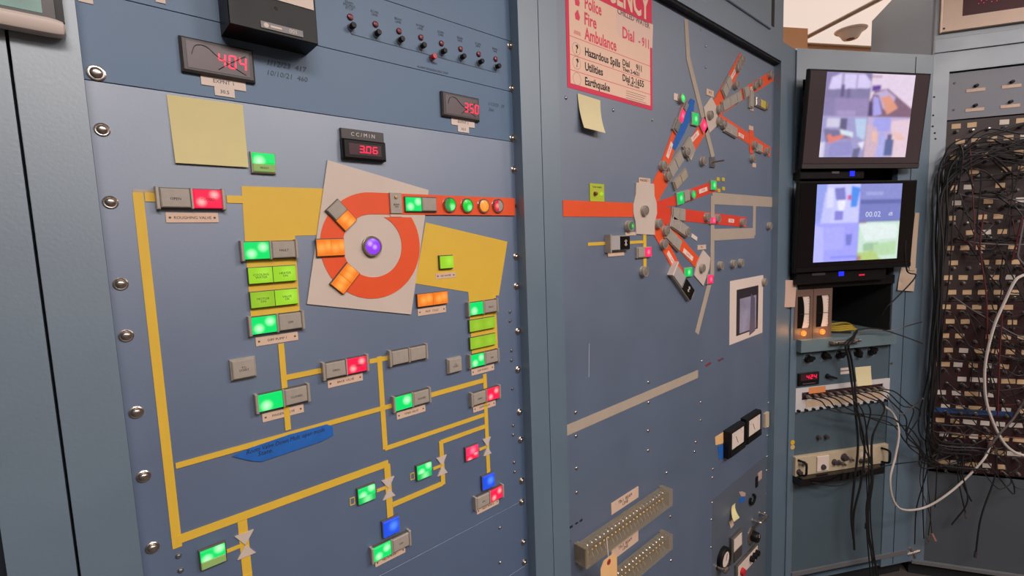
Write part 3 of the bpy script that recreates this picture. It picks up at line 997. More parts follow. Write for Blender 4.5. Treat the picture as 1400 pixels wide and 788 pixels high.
# ---- left neighbour cabinet (only its edge post shows) and the tablet on it
cab0 = cabinet('end_cabinet', 'grey-green cabinet post at the far left edge behind the tablet', P1, -.60, -.0385, H(TOP) + .02)
part('frame_post', MB().box(-.086, -.0362, -FW, .005, .07, H(TOP) + .02), FRAME, cab0)
part('frame_rail', MB().box(-.60, -.086, -FW, .005, H(TOP - .03), H(TOP) + .02), FRAME, cab0)
part('blank_panel', MB().box(-.60, -.086, .002, .005, .075, H(TOP - .03)), mat('dark_blue_panel', (30, 38, 48), .5), cab0)
tw = FW + .018
ur, vb = P1.uv(91, 49, tw)
t = thing('tablet_display', 'tablet display in a thick white case with a green screen, mounted at the top left', 'tablet', P1.world(ur, vb, FW), 0)
WP = mat('white_plastic', (206, 190, 180), .4)
m = MB()
prof = [(0, .018), (.0035, .0205), (.011, .0205), (.0145, .017), (.0145, .004), (.011, 0), (.003, 0), (0, .004)]
vs, fs = [], []
xs_ = [(-.22, 1.0), (-.012, 1.0), (-.006, .95), (-.0015, .8), (0, .55)]
for x, k in xs_:
    for z, y in prof:
        vs.append((x, -(.0102 + (y - .0102) * k), .0072 + (z - .0072) * k))
n_ = len(prof)
for j in range(len(xs_) - 1):
    for k in range(n_):
        k2 = (k + 1) % n_
        fs.append((j * n_ + k, (j + 1) * n_ + k, (j + 1) * n_ + k2, j * n_ + k2))
fs.append(tuple(range((len(xs_) - 1) * n_, len(xs_) * n_)))
fs.append(tuple(range(n_ - 1, -1, -1)))
part('case_edge', MB().add(vs, fs), WP, t, smooth=True)
part('screen_frame', MB().box(-.22, -.0065, -.0165, -.003, .0145, .17), DGREY, t)
part('screen', MB().box(-.215, -.0155, -.0170, -.0165, .0175, .165), glow('green_screen', (.09, .20, .16), (.05, .10, .08), 1.0, ((-.06, .05), (-.03, .03)), .02), t)
part('side_bracket', MB().box(-.0065, .000, -.012, 0, .0145, .17), BLK, t)

# ================================================================== WIDE CABINET (right half of the first wall)
UP0 = .770
UPL = .745
UPR = P1.uv(1056, 240)[0]
VT2 = sum(P1.uv(x, y)[1] for x, y in ((900, 0), (1071, 94))) / 2 + .004
ZT2 = .673
cab2 = cabinet('wide_control_cabinet', 'wide blue-grey cabinet with the orange branching beamline diagram', P1, .693, CORN - .004, H(ZT2))
part('frame_post', MB().box(.693, UPL, -FW, .005, .07, H(ZT2)), FRAME, cab2)
part('frame_post', MB().box(UPR, CORN, -FW, .005, .07, H(ZT2)), FRAME, cab2)
part('frame_rail', MB().box(UPL, UPR, -FW, .005, H(VT2), H(ZT2)), FRAME, cab2)
vlow2 = -.42
mim2 = plate_part('beamline_panel', cab2, PANELG, UPL, UPR, -ZC + .075, VT2 - .001, 'blue panel with the orange beamline diagram', .0)
low2 = mim2
part('gasket', MB().box(UPL, UPR, -.019, -.0002, H(VT2) - .007, H(VT2)), BLK, cab2)  # black strip stands in for the shade under the top rail
for q in [(774, 133.7), (838.8, 150.6), (892, 164), (958, 40), (965, 63), (965, 92), (1060, 287), (1063, 100)]:
    rivet(mim2, P1, *q, r=.0042)
for q in [(787.5, 564.5), (788, 597), (788.5, 641), (789, 674), (887, 523), (887, 551), (886.5, 589.5), (886.5, 616.5), (960, 494), (958.5, 550.5), (958.5, 575), (951.5, 605), (950, 618), (912, 647), (975, 642), (974.5, 653.5), (779, 741), (917, 707), (918, 767), (974, 688), (973, 711), (972.5, 749),
          (1051.5, 542), (1051, 551), (1050.5, 584.5), (1049.5, 596), (1049, 625), (1048.5, 643.5), (1047.5, 675.5), (1046, 702)]:
    rivet(low2, P1, *q, r=.0046, m=METAL)


vsp = P1.uv(975, 682)[1]
part('side_panel', MB().box(P1.uv(974, 700)[0], UPR - .002, -.0004, 0, .08, H(vsp)), mat('brown_grey_enamel', (80, 90, 105), .5, var=.06, scale=5, ior=2.2), cab2)  # greyer tint puts a brownish reflection into the panel colour


def S2(a, b, w_, m=None, name='beam_strip', par=None):
    return strip(par or mim2, P1, a, b, w_, m or ORG, name)


def P2d(pts, m, name, h=.0012, h0=0.0, label=None):
    return polyp(mim2, P1, pts, m, name, h, h0, label)


ub0 = UPL + .0
part('beam_strip', MB().box(P1.uv(769.5, 285)[0], P1.uv(868, 286)[0], -.001, 0, H(P1.uv(800, 296.5)[1]), H(P1.uv(800, 275)[1])), ORG, mim2)
P2d([(868.4, 250), (893, 251.7), (893.5, 268), (896.5, 278), (897, 292), (894, 303), (894, 321.5), (868.6, 320), (868, 305), (864.8, 292), (864.8, 280), (868, 266)], WHT, 'magnet_plate', .0030, .0003, 'white plate at the hub of the branching arms')
P2d([(890, 254), (900, 232.5), (911.5, 240), (912.5, 252), (899, 276), (892, 276)], ORG, 'beam_strip', .0009)
S2((907, 229), (936, 149), .036)
S2((945, 201), (968.5, 163), .040)
P2d([(971.6, 132.5), (977.7, 145), (981.6, 169.5), (968.8, 182), (964.5, 166), (961, 147.7)], WHT, 'magnet_plate', .0030, .0003, 'white plate on the upper right arm')
S2((977, 147), (1014, 80), .040)
S2((982, 150), (1057, 103), .036)
S2((982, 163), (1053, 208.5), .036)
P2d([(1024, 193), (1024, 178), (1029.5, 176), (1030.5, 193), (1029, 211), (1024.5, 209)], ORG, 'beam_strip', .0013)
P2d([(894, 277), (928, 265.5), (928.5, 280), (894, 287)], REDV, 'beam_strip', .0010)
S2((926, 273), (980, 253.5), .033, REDV)
P2d([(894, 284), (920, 284.5), (919.5, 303), (911, 308), (894, 296)], REDV, 'beam_strip', .0012)
S2((919, 292.5), (1020, 304), .034, REDV)
P2d([(893.5, 294), (904, 298), (910, 310), (914, 322), (905, 330), (893.5, 318)], ORG, 'beam_strip', .0008)
S2((912, 314), (957, 364), .036)
S2((897, 314), (931, 378), .036)
P2d([(960.5, 342), (970.2, 353), (968.5, 367), (960.5, 391), (948.2, 377), (951.6, 359.6)], WHT, 'magnet_plate', .0030, .0003, 'white plate on the lower right arm')
# tan ducts
for a, b, w_ in [((937.5, 27), (940.5, 80), .020), ((940, 78), (974.5, 215), .022), ((974.6, 268), (972.5, 378), .024), ((972.5, 378), (952.5, 456), .024), ((974, 270.5), (1061, 277.5), .036), ((1031, 281), (1031, 322), .024), ((976, 320.5), (1031, 319.5), .036)]:
    S2(a, b, w_, TANS, 'duct_strip')
for a, b, w_ in [((803.5, 334), (838, 332.5), .0075), ((860, 331.5), (880, 331), .0075), ((881.2, 321), (881, 366), .014)]:
    S2(a, b, w_, YEL, 'pipe_strip')


LENSD = mat('unlit_round_lens', (128, 118, 108), .4, var=.08, scale=80)


def round2(px, py, label, lens=None, r=.0130, d=.012, base=0.0, body=None):
    return round_lamp(px, py, label, lens or LENSD, P1, r, d, 'round lamps on the beamline diagram', body, base)


# knobs on the white plates
for (x, y, lb) in ((884, 288, 'round grey button in the centre of the hub plate'), (973.5, 157, 'round grey button on the upper right white plate'), (962.5, 367, 'round grey button on the lower right white plate')):
    round2(x, y, lb, base=.003)
round2(863.5, 309, 'half-lit green round lamp left of the hub plate', glow('lamp_green_half', (.05, .13, .05), (.1, 1.2, .2), 1.0, ((.005, 0),), .008))
ROUNDS = [(883.5, 371.5, 'grey round lamp at the foot of the short yellow pipe'), (909.5, 226.5, 'grey round lamp low on the leftmost upper arm'), (916, 241, 'grey round lamp just above the hub, start of the second arm'),
          (941.5, 207.5, 'grey round lamp in a square plate on the second arm'), (964.5, 220, 'grey round lamp at the lower end of the upper tan duct'),
          (1009.5, 115.5, 'grey round lamp standing off beside the topmost arm'), (1011.5, 92.5, 'third grey round lamp from the tip of the topmost arm'), (1014, 86.5, 'second grey round lamp from the tip of the topmost arm'), (1017, 81, 'grey round lamp at the tip of the topmost arm'),
          (985.5, 149, 'grey round lamp at the start of the long upper right arm'), (1035, 117, 'third grey round lamp from the tip of the long upper right arm'), (1041, 112.5, 'second grey round lamp from the tip of the long upper right arm'), (1056, 102, 'grey round lamp at the tip of the long upper right arm'),
          (1050.5, 145, 'grey round lamp beside the silver unit under the long upper right arm'), (985.5, 165.5, 'grey round lamp at the start of the forked arm'), (992, 169.5, 'second grey round lamp along the forked arm'),
          (1034, 198, 'grey round lamp in the fork of the arm'), (1051, 207, 'grey round lamp at the tip of the forked arm'), (1032, 216, 'grey round lamp below the forked arm'),
          (969.5, 297, 'grey round lamp left of the pink light on the level arm'), (983.5, 298.7, 'grey round lamp right of the pink light on the level arm'), (1018, 304, 'grey round lamp at the tip of the level arm'),
          (941.5, 317.5, 'grey round lamp at the tip of the short lower arm'), (903.5, 306, 'first grey round lamp below the hub'), (913, 316, 'second grey round lamp below the hub'), (910.5, 334, 'third grey round lamp below the hub, on the steep lower arm'),
          (988, 363.4, 'left of the three loose grey round lamps above the photo sheet'), (1005.5, 361, 'middle of the three loose grey round lamps above the photo sheet'), (1015.8, 359.6, 'right of the three loose grey round lamps above the photo sheet'),
          (1054.5, 309, 'loose grey round lamp at the right edge of the panel'), (1047.6, 385.5, 'grey round lamp just right of the photo sheet'), (946, 401, 'grey round lamp at the tip of the steep lower arm')]
for x, y, lb in ROUNDS:
    round2(x, y, lb)
round2(934.5, 134, 'green lit round lamp at the tip of the leftmost upper arm', glow('lamp_green_full', (.0, .62, .12), (.15, 1.0, .3), 1.0, ((0, 0),), .012))
round2(949, 266, 'green lit round lamp on the arm with the green square lights', glow('lamp_green_mid', (.0, .45, .06), (.05, .9, .15), 1.0, ((0, 0),), .012))


def unit(px, py, L, W, label, m, to=None, n=1, name='indicator_block', group='rectangular blocks on the beamline diagram', d=.009, mats=None, txt=None):
    """rectangular lens block lying along an arm; 'to' is another picture point that gives its direction"""
    ang = 0.0
    if to:
        a, b = P1.uv(px, py), P1.uv(*to)
        ang = math.atan2(b[1] - a[1], b[0] - a[0])
    t = mount(name, label, 'indicator light', P1, px, py, d, group, ang)
    part('housing', MB().rect(L, W, 0, d - .003, b=.0006), BEZEL, t)
    for k in range(n):
        lw = (L - .004) / n
        part('lens', MB().rect(lw - .002, W - .004, d - .004, d, b=.001), (mats[k] if mats else m), t, (-L / 2 + .002 + lw * (k + .5), 0, 0))
    if txt:
        text(txt, W * .4, INK, t, (0, -d - .0002, 0))
    return t


A2 = (963, 172)
A3 = (1014, 80)
A4 = (1057, 103)
A5 = (1053, 208.5)
UNITS = [(927, 172, .040, .024, 'grey block near the tip of the leftmost upper arm', STEEL, (938, 143), 1), (938.8, 146, .034, .020, 'silver block at the tip of the leftmost upper arm', STEEL, (945, 130), 1),
         (925.5, 224, .085, .036, 'grey double block low on the second arm', LENSOFF, (945, 195), 2), (932, 245, .080, .028, 'loose tan double block right of the hub, beside the second arm', LENSTAN, (940, 236), 2),
         (944, 203, .050, .050, 'square grey block on the second arm', LENSOFF, A2, 1),
         (995.5, 118, .075, .034, 'grey double block half way up the topmost arm', LENSOFF, A3, 2),
         (999, 139.5, .110, .032, 'grey double block on the long upper right arm', LENSOFF, A4, 2), (1011.5, 132.5, .040, .034, 'grey block at the middle of the long upper right arm', LENSOFF, A4, 1), (1022, 125.5, .040, .034, 'grey block between two orange pieces of the long arm', LENSOFF, A4, 1),
         (1028.8, 135, .060, .030, 'grey block hanging below the long upper right arm', LENSOFF, (1028.6, 150), 1), (1041, 141, .085, .030, 'silver and yellow block below the long upper right arm', METAL, (1050, 145), 2),
         (1000.5, 177, .090, .034, 'grey double block on the forked arm', LENSOFF, A5, 2), (1040, 202.5, .045, .030, 'grey block past the fork of the arm', LENSOFF, A5, 1),
         (940, 268, .036, .032, 'grey block between the two green lights', LENSOFF, (980, 253.5), 1), (929.5, 293.5, .070, .036, 'grey double block on the level arm', LENSOFF, (1018, 304), 2),
         (930.5, 310, .095, .034, 'grey double block on the short lower arm', LENSOFF, (942, 318), 2), (922.5, 327.5, .085, .036, 'grey double block on the diagonal lower arm', LENSOFF, (957, 364), 2),
         (951.8, 162.6, .036, .036, 'green lit square light on the second arm beside the white plate', L_GREENP, None, 1), (963.4, 171.5, .034, .034, 'red lit light over the tan duct beside the white plate', L_PINK, (968, 182), 1),
         (933.8, 158, .040, .022, 'pink lit light on the leftmost upper arm', L_PINK, (938, 143), 1),
         (931.5, 271, .036, .036, 'larger green lit square light near the hub', L_GREENP, (980, 253.5), 1), (977, 253.3, .034, .030, 'green lit square light at the tip of its arm, by four yellow tabs', L_GREENP, None, 1),
         (976.3, 301.5, .034, .022, 'small pink lit light crossing the tan duct on the level arm', L_PINK, None, 1), (972.3, 382, .036, .030, 'pink lit light at the bend of the lower tan duct', L_PINK, None, 1),
         (942.3, 372.5, .045, .028, 'green lit light beside the lower right white plate', L_GREENP, None, 1)]
for x, y, L, W, lb, m, to, n in UNITS:
    unit(x, y, L, W, lb, m, to, n, mats=[METAL, mat('yellow_lens', (206, 180, 60), .4)] if 'yellow block' in lb else None)
unit(882.4, 345.2, .066, .028, 'two-lens switch lit pink on its right across the short yellow pipe', None, n=2, mats=[LENSOFF, L_PINK], name='illuminated_switch')
# boxed switches with a black pictogram lens
PIC = mat('pictogram_white', (210, 205, 200), .5)
for (x, y, L, W, lb, to) in ((848.5, 332.5, .084, .036, 'boxed grey switch with a black pictogram lens on the yellow pipe', None), (935.5, 386.5, .135, .040, 'boxed grey switch with a black pictogram lens on the steep lower arm', (946.5, 402.7))):
    t = unit(x, y, L, W, lb, None, to, n=2, mats=[mat('grey_lens', (172, 166, 164), .4), BLKG], name='boxed_switch', d=.014)
    part('flange', MB().rect(.005, W + .006, 0, .017, -L / 2 + .001, 0), PAPER if to else BEZEL, t)
    m = MB().rect(.004, W * .42, .0142, .0146, L * .25, 0).rect(.010, .003, .0142, .0146, L * .25, W * .12).rect(.010, .003, .0142, .0146, L * .25, -W * .12)
    part('pictogram', m, PIC, t)
    if not to:
        part('nameplate', MB().rect(.066, .010, 0, .002, -.002, -.026), PLATE, t)


def tagp(px, py, w_, h_, label, m=None, txt=None, to=None, h=.0016, sz=None, name='nameplate', cat='nameplate', grp='small plates on the beamline diagram', ink=None):
    ang = 0.0
    if to:
        a, b = P1.uv(px, py), P1.uv(*to)
        ang = math.atan2(b[1] - a[1], b[0] - a[0])
    t = mount(name, label, cat, P1, px, py, h, grp, ang)
    part('plate', MB().rect(w_, h_, 0, h), m or PLATE, t)
    if txt:
        text(txt, sz or h_ * .6, ink or INK, t, (0, -h - .0001, 0))
    return t


tagp(881.5, 247.2, .052, .014, 'tan plate on top of the hub plate', txt='MAGNET 1')
tagp(971, 127, .046, .018, 'tan plate above the upper right white plate', txt='M 2')
tagp(959.7, 338.2, .052, .014, 'tan plate above the lower right white plate', txt='M 3')
tagp(862.5, 319.8, .044, .008, 'tan plate under the half-lit green lamp')
tagp(924.2, 132.6, .022, .018, 'small white plate left of the green tip lamp', PAPER)
tagp(1028, 148.5, .028, .014, 'small tan plate below the grey hanging block', PLATE)
tagp(1027, 175, .036, .014, 'small tan plate above the forked arm', PLATE)
tagp(1031.3, 226, .030, .014, 'small tan plate below the forked arm', PLATE)
tagp(949.5, 324.5, .034, .012, 'small white plate at the tip of the short lower arm', PAPER, to=(953, 327))
tagp(946, 211.5, .030, .014, 'small tan plate beside the square grey block', PLATE, to=A2)
WL = mat('arm_name_white', (232, 210, 196), .6)
for x, y, w_, h_, lb, to in ((915.6, 205.5, .048, .013, 'white name strip on the leftmost upper arm', (922, 186)), (950, 187, .055, .014, 'white name strip on the second arm', A2), (1003, 101, .045, .013, 'white name strip on the topmost arm', A3), (1028.5, 121, .030, .013, 'white name strip on the long upper right arm', A4), (1013.5, 185.5, .040, .012, 'white name strip on the forked arm', A5),
                         (961.5, 260.3, .052, .012, 'white name strip on the green-lit arm', (980, 253.5)), (1000, 302, .040, .012, 'white name strip on the level arm', (1018, 304)), (941, 348.5, .060, .014, 'white name strip on the diagonal lower arm', (957, 364)), (919.5, 357, .070, .014, 'white name strip on the steep lower arm', (931, 378))):
    tagp(x, y, w_, h_, lb, WL, 'CAVE', to, h=.0024, sz=h_ * .75, name='name_strip', cat='label', ink=PINKS)
YT = mat('yellow_tab', (196, 176, 60), .6)
for k, (x, y) in enumerate(((982, 245), (989, 245.5), (983, 260.5), (989.3, 258))):
    tagp(x, y, .020, .011, ['upper left', 'upper right', 'lower left', 'lower right'][k] + ' of the four yellow tabs at the green-lit arm tip', YT, name='yellow_tab', cat='label', grp='yellow tabs')
t = mount('lamp_plate', 'yellow-green plate with two small lamps above the orange strip', 'plate', P1, 816.5, 263.5, .002)
YGP = mat('yellow_green_plate', (178, 190, 50), .5, var=.04, scale=20)
part('plate', MB().rect(.052, .040, 0, .002), YGP, t)
part('toggle', MB().lathe([(.005, .002), (.004, .008), (.001, .009)], 12, -.009, -.003), mat('brown_lens', (120, 70, 40), .4), t, smooth=True)
part('lamp', MB().lathe([(.0045, .002), (.0038, .005), (.001, .006)], 12, .014, -.003), L_YG, t, smooth=True)
text('TUNE  READY', .0055, INKG, t, (0, -.0022, .012))
# blue tape on the first arm, toggle at the duct end
bt_ = P1.poly([(917, 201), (931, 166), (939, 143), (944, 135), (949, 138), (947, 154), (935, 182), (922, 206)])
bu, bv = sum(a for a, b in bt_) / len(bt_), sum(b for a, b in bt_) / len(bt_)
t = thing('blue_tape', 'strip of blue tape along the leftmost upper arm', 'tape', P1.world(bu, bv, 0), 0)
part('tape', MB().prism([(a - bu, b - bv) for a, b in bt_], .002, .0023), BLUET, t)
t = mount('toggle_switch', 'silver toggle switch at the lower end of the upper tan duct', 'switch', P1, 974.5, 222, .004)
part('plate', MB().rect(.030, .030, 0, .004), STEEL, t)
part('lever', MB().tube([(0, -.003, 0), (.006, -.020, .001), (.010, -.034, .002)], .003, 8), METAL, t, smooth=True)

# ------------------------------------------------------------------ poster
pw0 = .0012
uA, vA_ = P1.uv(776.2, 119, pw0)
uB, vB2 = P1.uv(892.3, 151, pw0)
vbot = (vA_ + vB2) / 2
W_ = uB - uA
Hh = W_ * 1.22
t = thing('emergency_poster', 'pink and red EMERGENCY phone number poster at the top of the wide cabinet', 'poster', P1.world(uA, vbot, 0), 0)
part('border', MB().box(0, W_, -.0007, 0, 0, Hh), PINKR, t)
hd = P1.uv(893, 36, pw0)[1] - vbot
part('sheet', MB().box(.010, W_ - .010, -.0010, -.0007, .010, hd), PINKP, t)


def pp(px, py):
    a, b = P1.uv(px, py, pw0)
    return a - uA, b - vbot


def ptext(body, x0, y0, x1, y1, m, hh):
    a, b = pp(x0, y0)
    a2, b2 = pp(x1, y1)
    o = text(body, hh, m, t, (a, -.0011, (b + b2) / 2), align='LEFT', bold=.022)
    wd = max(v.co.x for v in o.data.vertices) - min(v.co.x for v in o.data.vertices)
    o.scale = ((a2 - a) / wd, 1, 1)
    return o


eo = text('EMERGENCY', .078, PINKP, t, (W_ / 2, -.0011, hd + .034), bold=.03)
eo.scale = ((W_ - .03) / (max(v.co.x for v in eo.data.vertices) - min(v.co.x for v in eo.data.vertices)), 1, 1)
ptext('Police', 799, 4, 822, 14, PINKS, .036)
ptext('Fire', 798.5, 26, 815, 32, PINKS, .036)
ptext('Ambulance', 799.5, 48, 843, 62, PINKS, .036)
ptext('Hazardous Spills', 799.5, 70.5, 847.5, 88, INK, .024)
ptext('Utilities', 799.5, 91, 824, 99, INK, .024)
ptext('Earthquake', 799.5, 111, 833.5, 121, INK, .024)
ptext('Dial', 850.5, 45, 866.5, 51, PINKS, .036)
ptext('- 911', 873, 56, 887, 61, PINKS, .030)
ptext('Dial     911', 851, 85, 877, 95, INK, .020)
ptext('Then 2-4621', 851, 94, 874, 102, INK, .013)
ptext('Dial 2-1655', 851, 106, 880, 116, INK, .022)
ptext('In this room', 858, 115, 874, 120, INK, .008)
part('patch_sheet', MB().prism([pp(842, 15), pp(893, 33.5), pp(892, 66), pp(847, 50), pp(843, 40)], .0010, .00105), mat('overlay_paper', (232, 196, 180), .6), t)
ptext('CHILLED WATER', 844, 18, 888, 33, mat('poster_grey_ink', (120, 96, 100), .7), .018)
for k, (x0, y0, x1, y1) in enumerate(((776.5, 53, 892, 88), (776.5, 74.5, 892, 112), (776.5, 95, 892, 130))):
    a, b = pp(x0, y0)
    part('rule_line', MB().box(.010, W_ - .010, -.00112, -.0010, (pp(x0 + 2, y0)[1] + pp(x1, y1)[1]) / 2 - .0006, (pp(x0 + 2, y0)[1] + pp(x1, y1)[1]) / 2 + .0006), PINKS, t)
for k in range(5):
    a, b = pp(856, 124 + k * 3.1)
    part('fine_print', MB().box(a, a + .086 - .006 * (k % 3), -.0011, -.0010, b - .0006, b + .0006), mat('poster_fine_ink', (150, 116, 112), .7), t)
for k, (x, y) in enumerate(((789, 1), (789.3, 20.5), (789.3, 45))):
    a, b = pp(x, y)
    part('pictogram', MB().prism([(a - .006, b - .010), (a + .006, b - .010), (a + .009, b - .002), (a + .002, b + .012), (a - .008, b + .001)] if k < 2 else [(a - .012, b - .004), (a + .012, b - .004), (a + .010, b + .004), (a - .010, b + .004)], .0010, .0011), PINKS if k < 2 else mat('pale_pink', (228, 150, 140), .6), t)
for k, (x, y) in enumerate(((788, 67), (788.5, 86), (789, 108))):
    a, b = pp(x, y)
    mm = MB()
    for j in range(16):
        a0, a1 = 2 * PI * j / 16, 2 * PI * (j + 1) / 16
        mm.prism([(a + .0135 * math.cos(a0), b + .0135 * math.sin(a0)), (a + .0135 * math.cos(a1), b + .0135 * math.sin(a1)), (a + .0128 * math.cos(a1), b + .0128 * math.sin(a1)), (a + .0128 * math.cos(a0), b + .0128 * math.sin(a0))], .0010, .0011)
    part('pictogram_ring', mm, mat('poster_fine_ink', (150, 116, 112), .7), t)
    if k < 2:
        part('pictogram', MB().prism([(a - .001, b - .009), (a + .002, b - .008), (a + .002, b - .001), (a + .007, b + .004), (a + .004, b + .010), (a - .003, b + .007), (a + .002, b + .003)], .0010, .0011), INK, t)
paper('sticky_note', 'small pale sticky note curling below the emergency poster', 'note', P1, [(789.4, 127.7), (820.5, 137.5), (827.5, 182), (798.5, 174.7)], NOTE2, lift=(.001, .001, .018, .014))

# ------------------------------------------------------------------ lower part of the wide cabinet
tp = P1.poly([(773.8, 583.8), (954, 504.8), (954, 515.5), (774.8, 598)])
bu, bv = sum(a for a, b in tp) / 4, sum(b for a, b in tp) / 4
wd = tp[1][0] - tp[0][0]
hh = (tp[0][1] - tp[3][1] + tp[1][1] - tp[2][1]) / 2
o = obj('tan_tape_strip', MB().rect(wd, hh, 0, .0008).mesh('tan_tape_strip', TANS), None, P1.world(bu, bv, 0))
tag(o, 'long tan strip of tape across the lower part of the wide cabinet', 'tape')
# red smudges, black marks, scratch: wear on the panel
for pts, m, nm in (([(963, 500), (971, 495), (973, 497), (966, 502)], mat('red_smudge', (122, 46, 52), .8), 'red_smudge'), ([(980, 493), (988, 489), (990, 491), (983, 495)], mat('red_smudge_faint', (100, 58, 64), .8), 'red_smudge')):
    polyp(low2, P1, pts, m, nm, .0003)
for pts in ([(777, 721), (783, 718), (783, 721), (778, 724)], [(786, 716), (790, 713.5), (790.5, 715.5), (787, 718)], [(792, 712.5), (796, 709), (796.5, 712), (793, 714.5)]):
    polyp(low2, P1, pts, INK, 'black_mark', .0003)
polyp(mim2, P1, [(805, 470), (806, 470), (805.6, 516), (804.6, 516)], mat('scratch', (150, 156, 168), .6), 'scratch', .0002)

# photo sheet
q = [P1.uv(x, y, .001) for x, y in ((998.6, 385), (1043, 376), (1043, 455), (997, 472))]
u0, u1 = (q[0][0] + q[3][0]) / 2, (q[1][0] + q[2][0]) / 2
v1, v0 = (q[0][1] + q[1][1]) / 2, (q[2][1] + q[3][1]) / 2
t = thing('photo_sheet', 'white sheet with a printed dark-framed photograph taped to the wide cabinet', 'photo', P1.world((u0 + u1) / 2, (v0 + v1) / 2, 0), 0)
wS, hS = u1 - u0, v1 - v0
part('sheet', MB().rect(wS, hS, 0, .0008), PAPER, t)
part('print', MB().rect(wS * .66, hS * .74, .0008, .001, .004, -.006), mat('photo_dark', (46, 40, 48), .5), t)
mm = mat('photo_light', (150, 144, 168), .5, var=.3, scale=14)
part('print_lit_area', MB().rect(wS * .50, hS * .56, .001, .0011, .008, -.020), mm, t)
part('print_shade', MB().prism([(.02, -.10), (.07, -.09), (.065, .03), (.03, .05)], .0011, .0012), mat('photo_mid', (96, 90, 112), .5), t)


def analog(x0, x1, yc0, yc1, hpx, label, d=.022):
    (ua_, va_), (ub_, vb2_) = P1.uv(x0, yc0, d), P1.uv(x1, yc1, d)
    wM, hM = ub_ - ua_, P1.uv(x0, yc0 - hpx / 2, d)[1] - P1.uv(x0, yc0 + hpx / 2, d)[1]
    t = thing('analog_meter', label, 'meter', P1.world((ua_ + ub_) / 2, (va_ + vb2_) / 2, 0), 0, 'black analog meters')
    part('case', MB().rect(wM, hM, 0, d, b=.004), BLK, t)
    fc = part('dial_face', MB().rect(wM * .72, hM * .58, d, d + .0012, 0, hM * .10), PAPER, t)
    mm = MB()
    for k in range(9):
        a = math.radians(150 - 120 * k / 8)
        x, z = .030 * math.cos(a) * wM / .1, hM * .02 + .030 * math.sin(a) * wM / .1
        mm.rect(.0012, .004, d + .0012, d + .0014, x, z)
    part('scale_marks', mm, INK, fc)
    part('needle', MB().tube([(0, -d - .002, -hM * .06), (-.018, -d - .002, hM * .22)], .0006, 4), INK, t)
    part('lower_cover', MB().rect(wM * .9, hM * .22, d, d + .003, 0, -hM * .34, b=.001), BLKG, t)


analog(997.5, 1019.3, 608.5, 597, 37, 'left of the two black analog meters with pale faces')
analog(1021, 1041.5, 590.5, 580, 36, 'right of the two black analog meters with pale faces')


def flat(name, label, cat, pts, m, h=.001, extra=None):
    qq = P1.poly(pts)
    a, b = sum(x for x, y in qq) / len(qq), sum(y for x, y in qq) / len(qq)
    o = obj(name, MB().prism([(x - a, y - b) for x, y in qq], 0, h).mesh(name, m), None, P1.world(a, b, 0))
    return tag(o, label, cat)


flat('tan_label', 'tan label at the left of the analog meters', 'label', [(977.5, 598), (992.5, 588.5), (993, 602), (990, 606), (978, 609)], CARD)
flat('blue_tape', 'scrap of blue tape below the tan label by the analog meters', 'tape', [(981, 611), (988.5, 608.5), (990, 626), (983, 629)], BLUET)
flat('clear_terminal_label', 'narrow beige strip right of the analog meters', 'label', [(1043.5, 566), (1048.5, 562.5), (1048.5, 582), (1043.5, 585)], BEIGE, .008)

# lower right cluster
t = mount('slot_switch', 'black slot with a small pink label on the lower right panel', 'switch', P1, 1037.5, 656, .004)
part('slot', MB().rect(.018, .040, 0, .004, -.014, -.005), BLKG, t)
part('label_plate', MB().rect(.034, .030, 0, .003, .014, .008), mat('pale_pink_plate', (190, 160, 150), .6), t)
flat('pink_label', 'small pink label above a blue scrap, lower right panel', 'label', [(1010, 673), (1014, 672), (1019, 674), (1018.5, 679), (1013, 679)], mat('pale_pink_plate', (190, 160, 150), .6))
flat('blue_tape', 'tiny blue scrap of tape under the pink label, lower right panel', 'tape', [(1010, 682), (1018, 678.5), (1017.5, 686), (1010, 689)], BLUET)
t = mount('black_clip', 'open black ring clip on the lower right panel', 'clip', P1, 1028.5, 683, .004)
mm = MB().tube([(.022 * math.cos(a), -.006, .017 * math.sin(a)) for a in [math.radians(75 - 300 * k / 14) for k in range(15)]], .0042, 6)
part('ring', mm, BLK, t, smooth=True)
part('foot', MB().rect(.012, .008, 0, .008, 0, -.017), BLK, t)
paper('yellow_tag', 'curling yellow paper tag on the lower right panel', 'tag', P1, [(1000.5, 692), (1005.5, 688), (1011, 708), (1003, 714)], NOTE, lift=(.001, .001, .03, .02))
flat('tan_scrap', 'tan scrap label under the curling yellow tag', 'label', [(996.5, 714), (1001, 711), (1003, 718), (999, 723)], PLATE)
for (x0, y0, x1, y1, lb) in ((1029, 711.5, 1049.5, 721, 'steel bar handle right of the dial on the lower right panel'), (980, 775.5, 992, 784.5, 'steel bar handle at the bottom beside the round black meter')):
    a, b = P1.uv(x0, y0, .0), P1.uv(x1, y1, .03)
    t = thing('bar_handle', lb, 'handle', P1.world(a[0], a[1], 0), 0, 'steel bar handles')
    part('bar', MB().tube(spline([(0, -.002, 0), (.004, -.026, 0), (.02, -.03, 0), (b[0] - a[0] - .01, -.03, 0), (b[0] - a[0], -.026, 0), (b[0] - a[0], -.002, 0)], 5), .005, 8), METAL, t, smooth=True)
    part('foot', MB().lathe([(.009, 0), (.009, .003)], 12), METAL, t)
    part('foot', MB().lathe([(.009, 0), (.009, .003)], 12, b[0] - a[0], 0), METAL, t)
t = mount('dial_knob', 'black knob on a silver dial ring, lower right panel', 'knob', P1, 1031.5, 734, .012)
part('dial_ring', MB().lathe([(.034, 0), (.034, .003), (.030, .006), (.024, .007)], 28), METAL, t, smooth=True)
part('knob', MB().lathe([(.020, .007), (.019, .024), (.016, .028), (.005, .029)], 24), BLK, t, smooth=True)
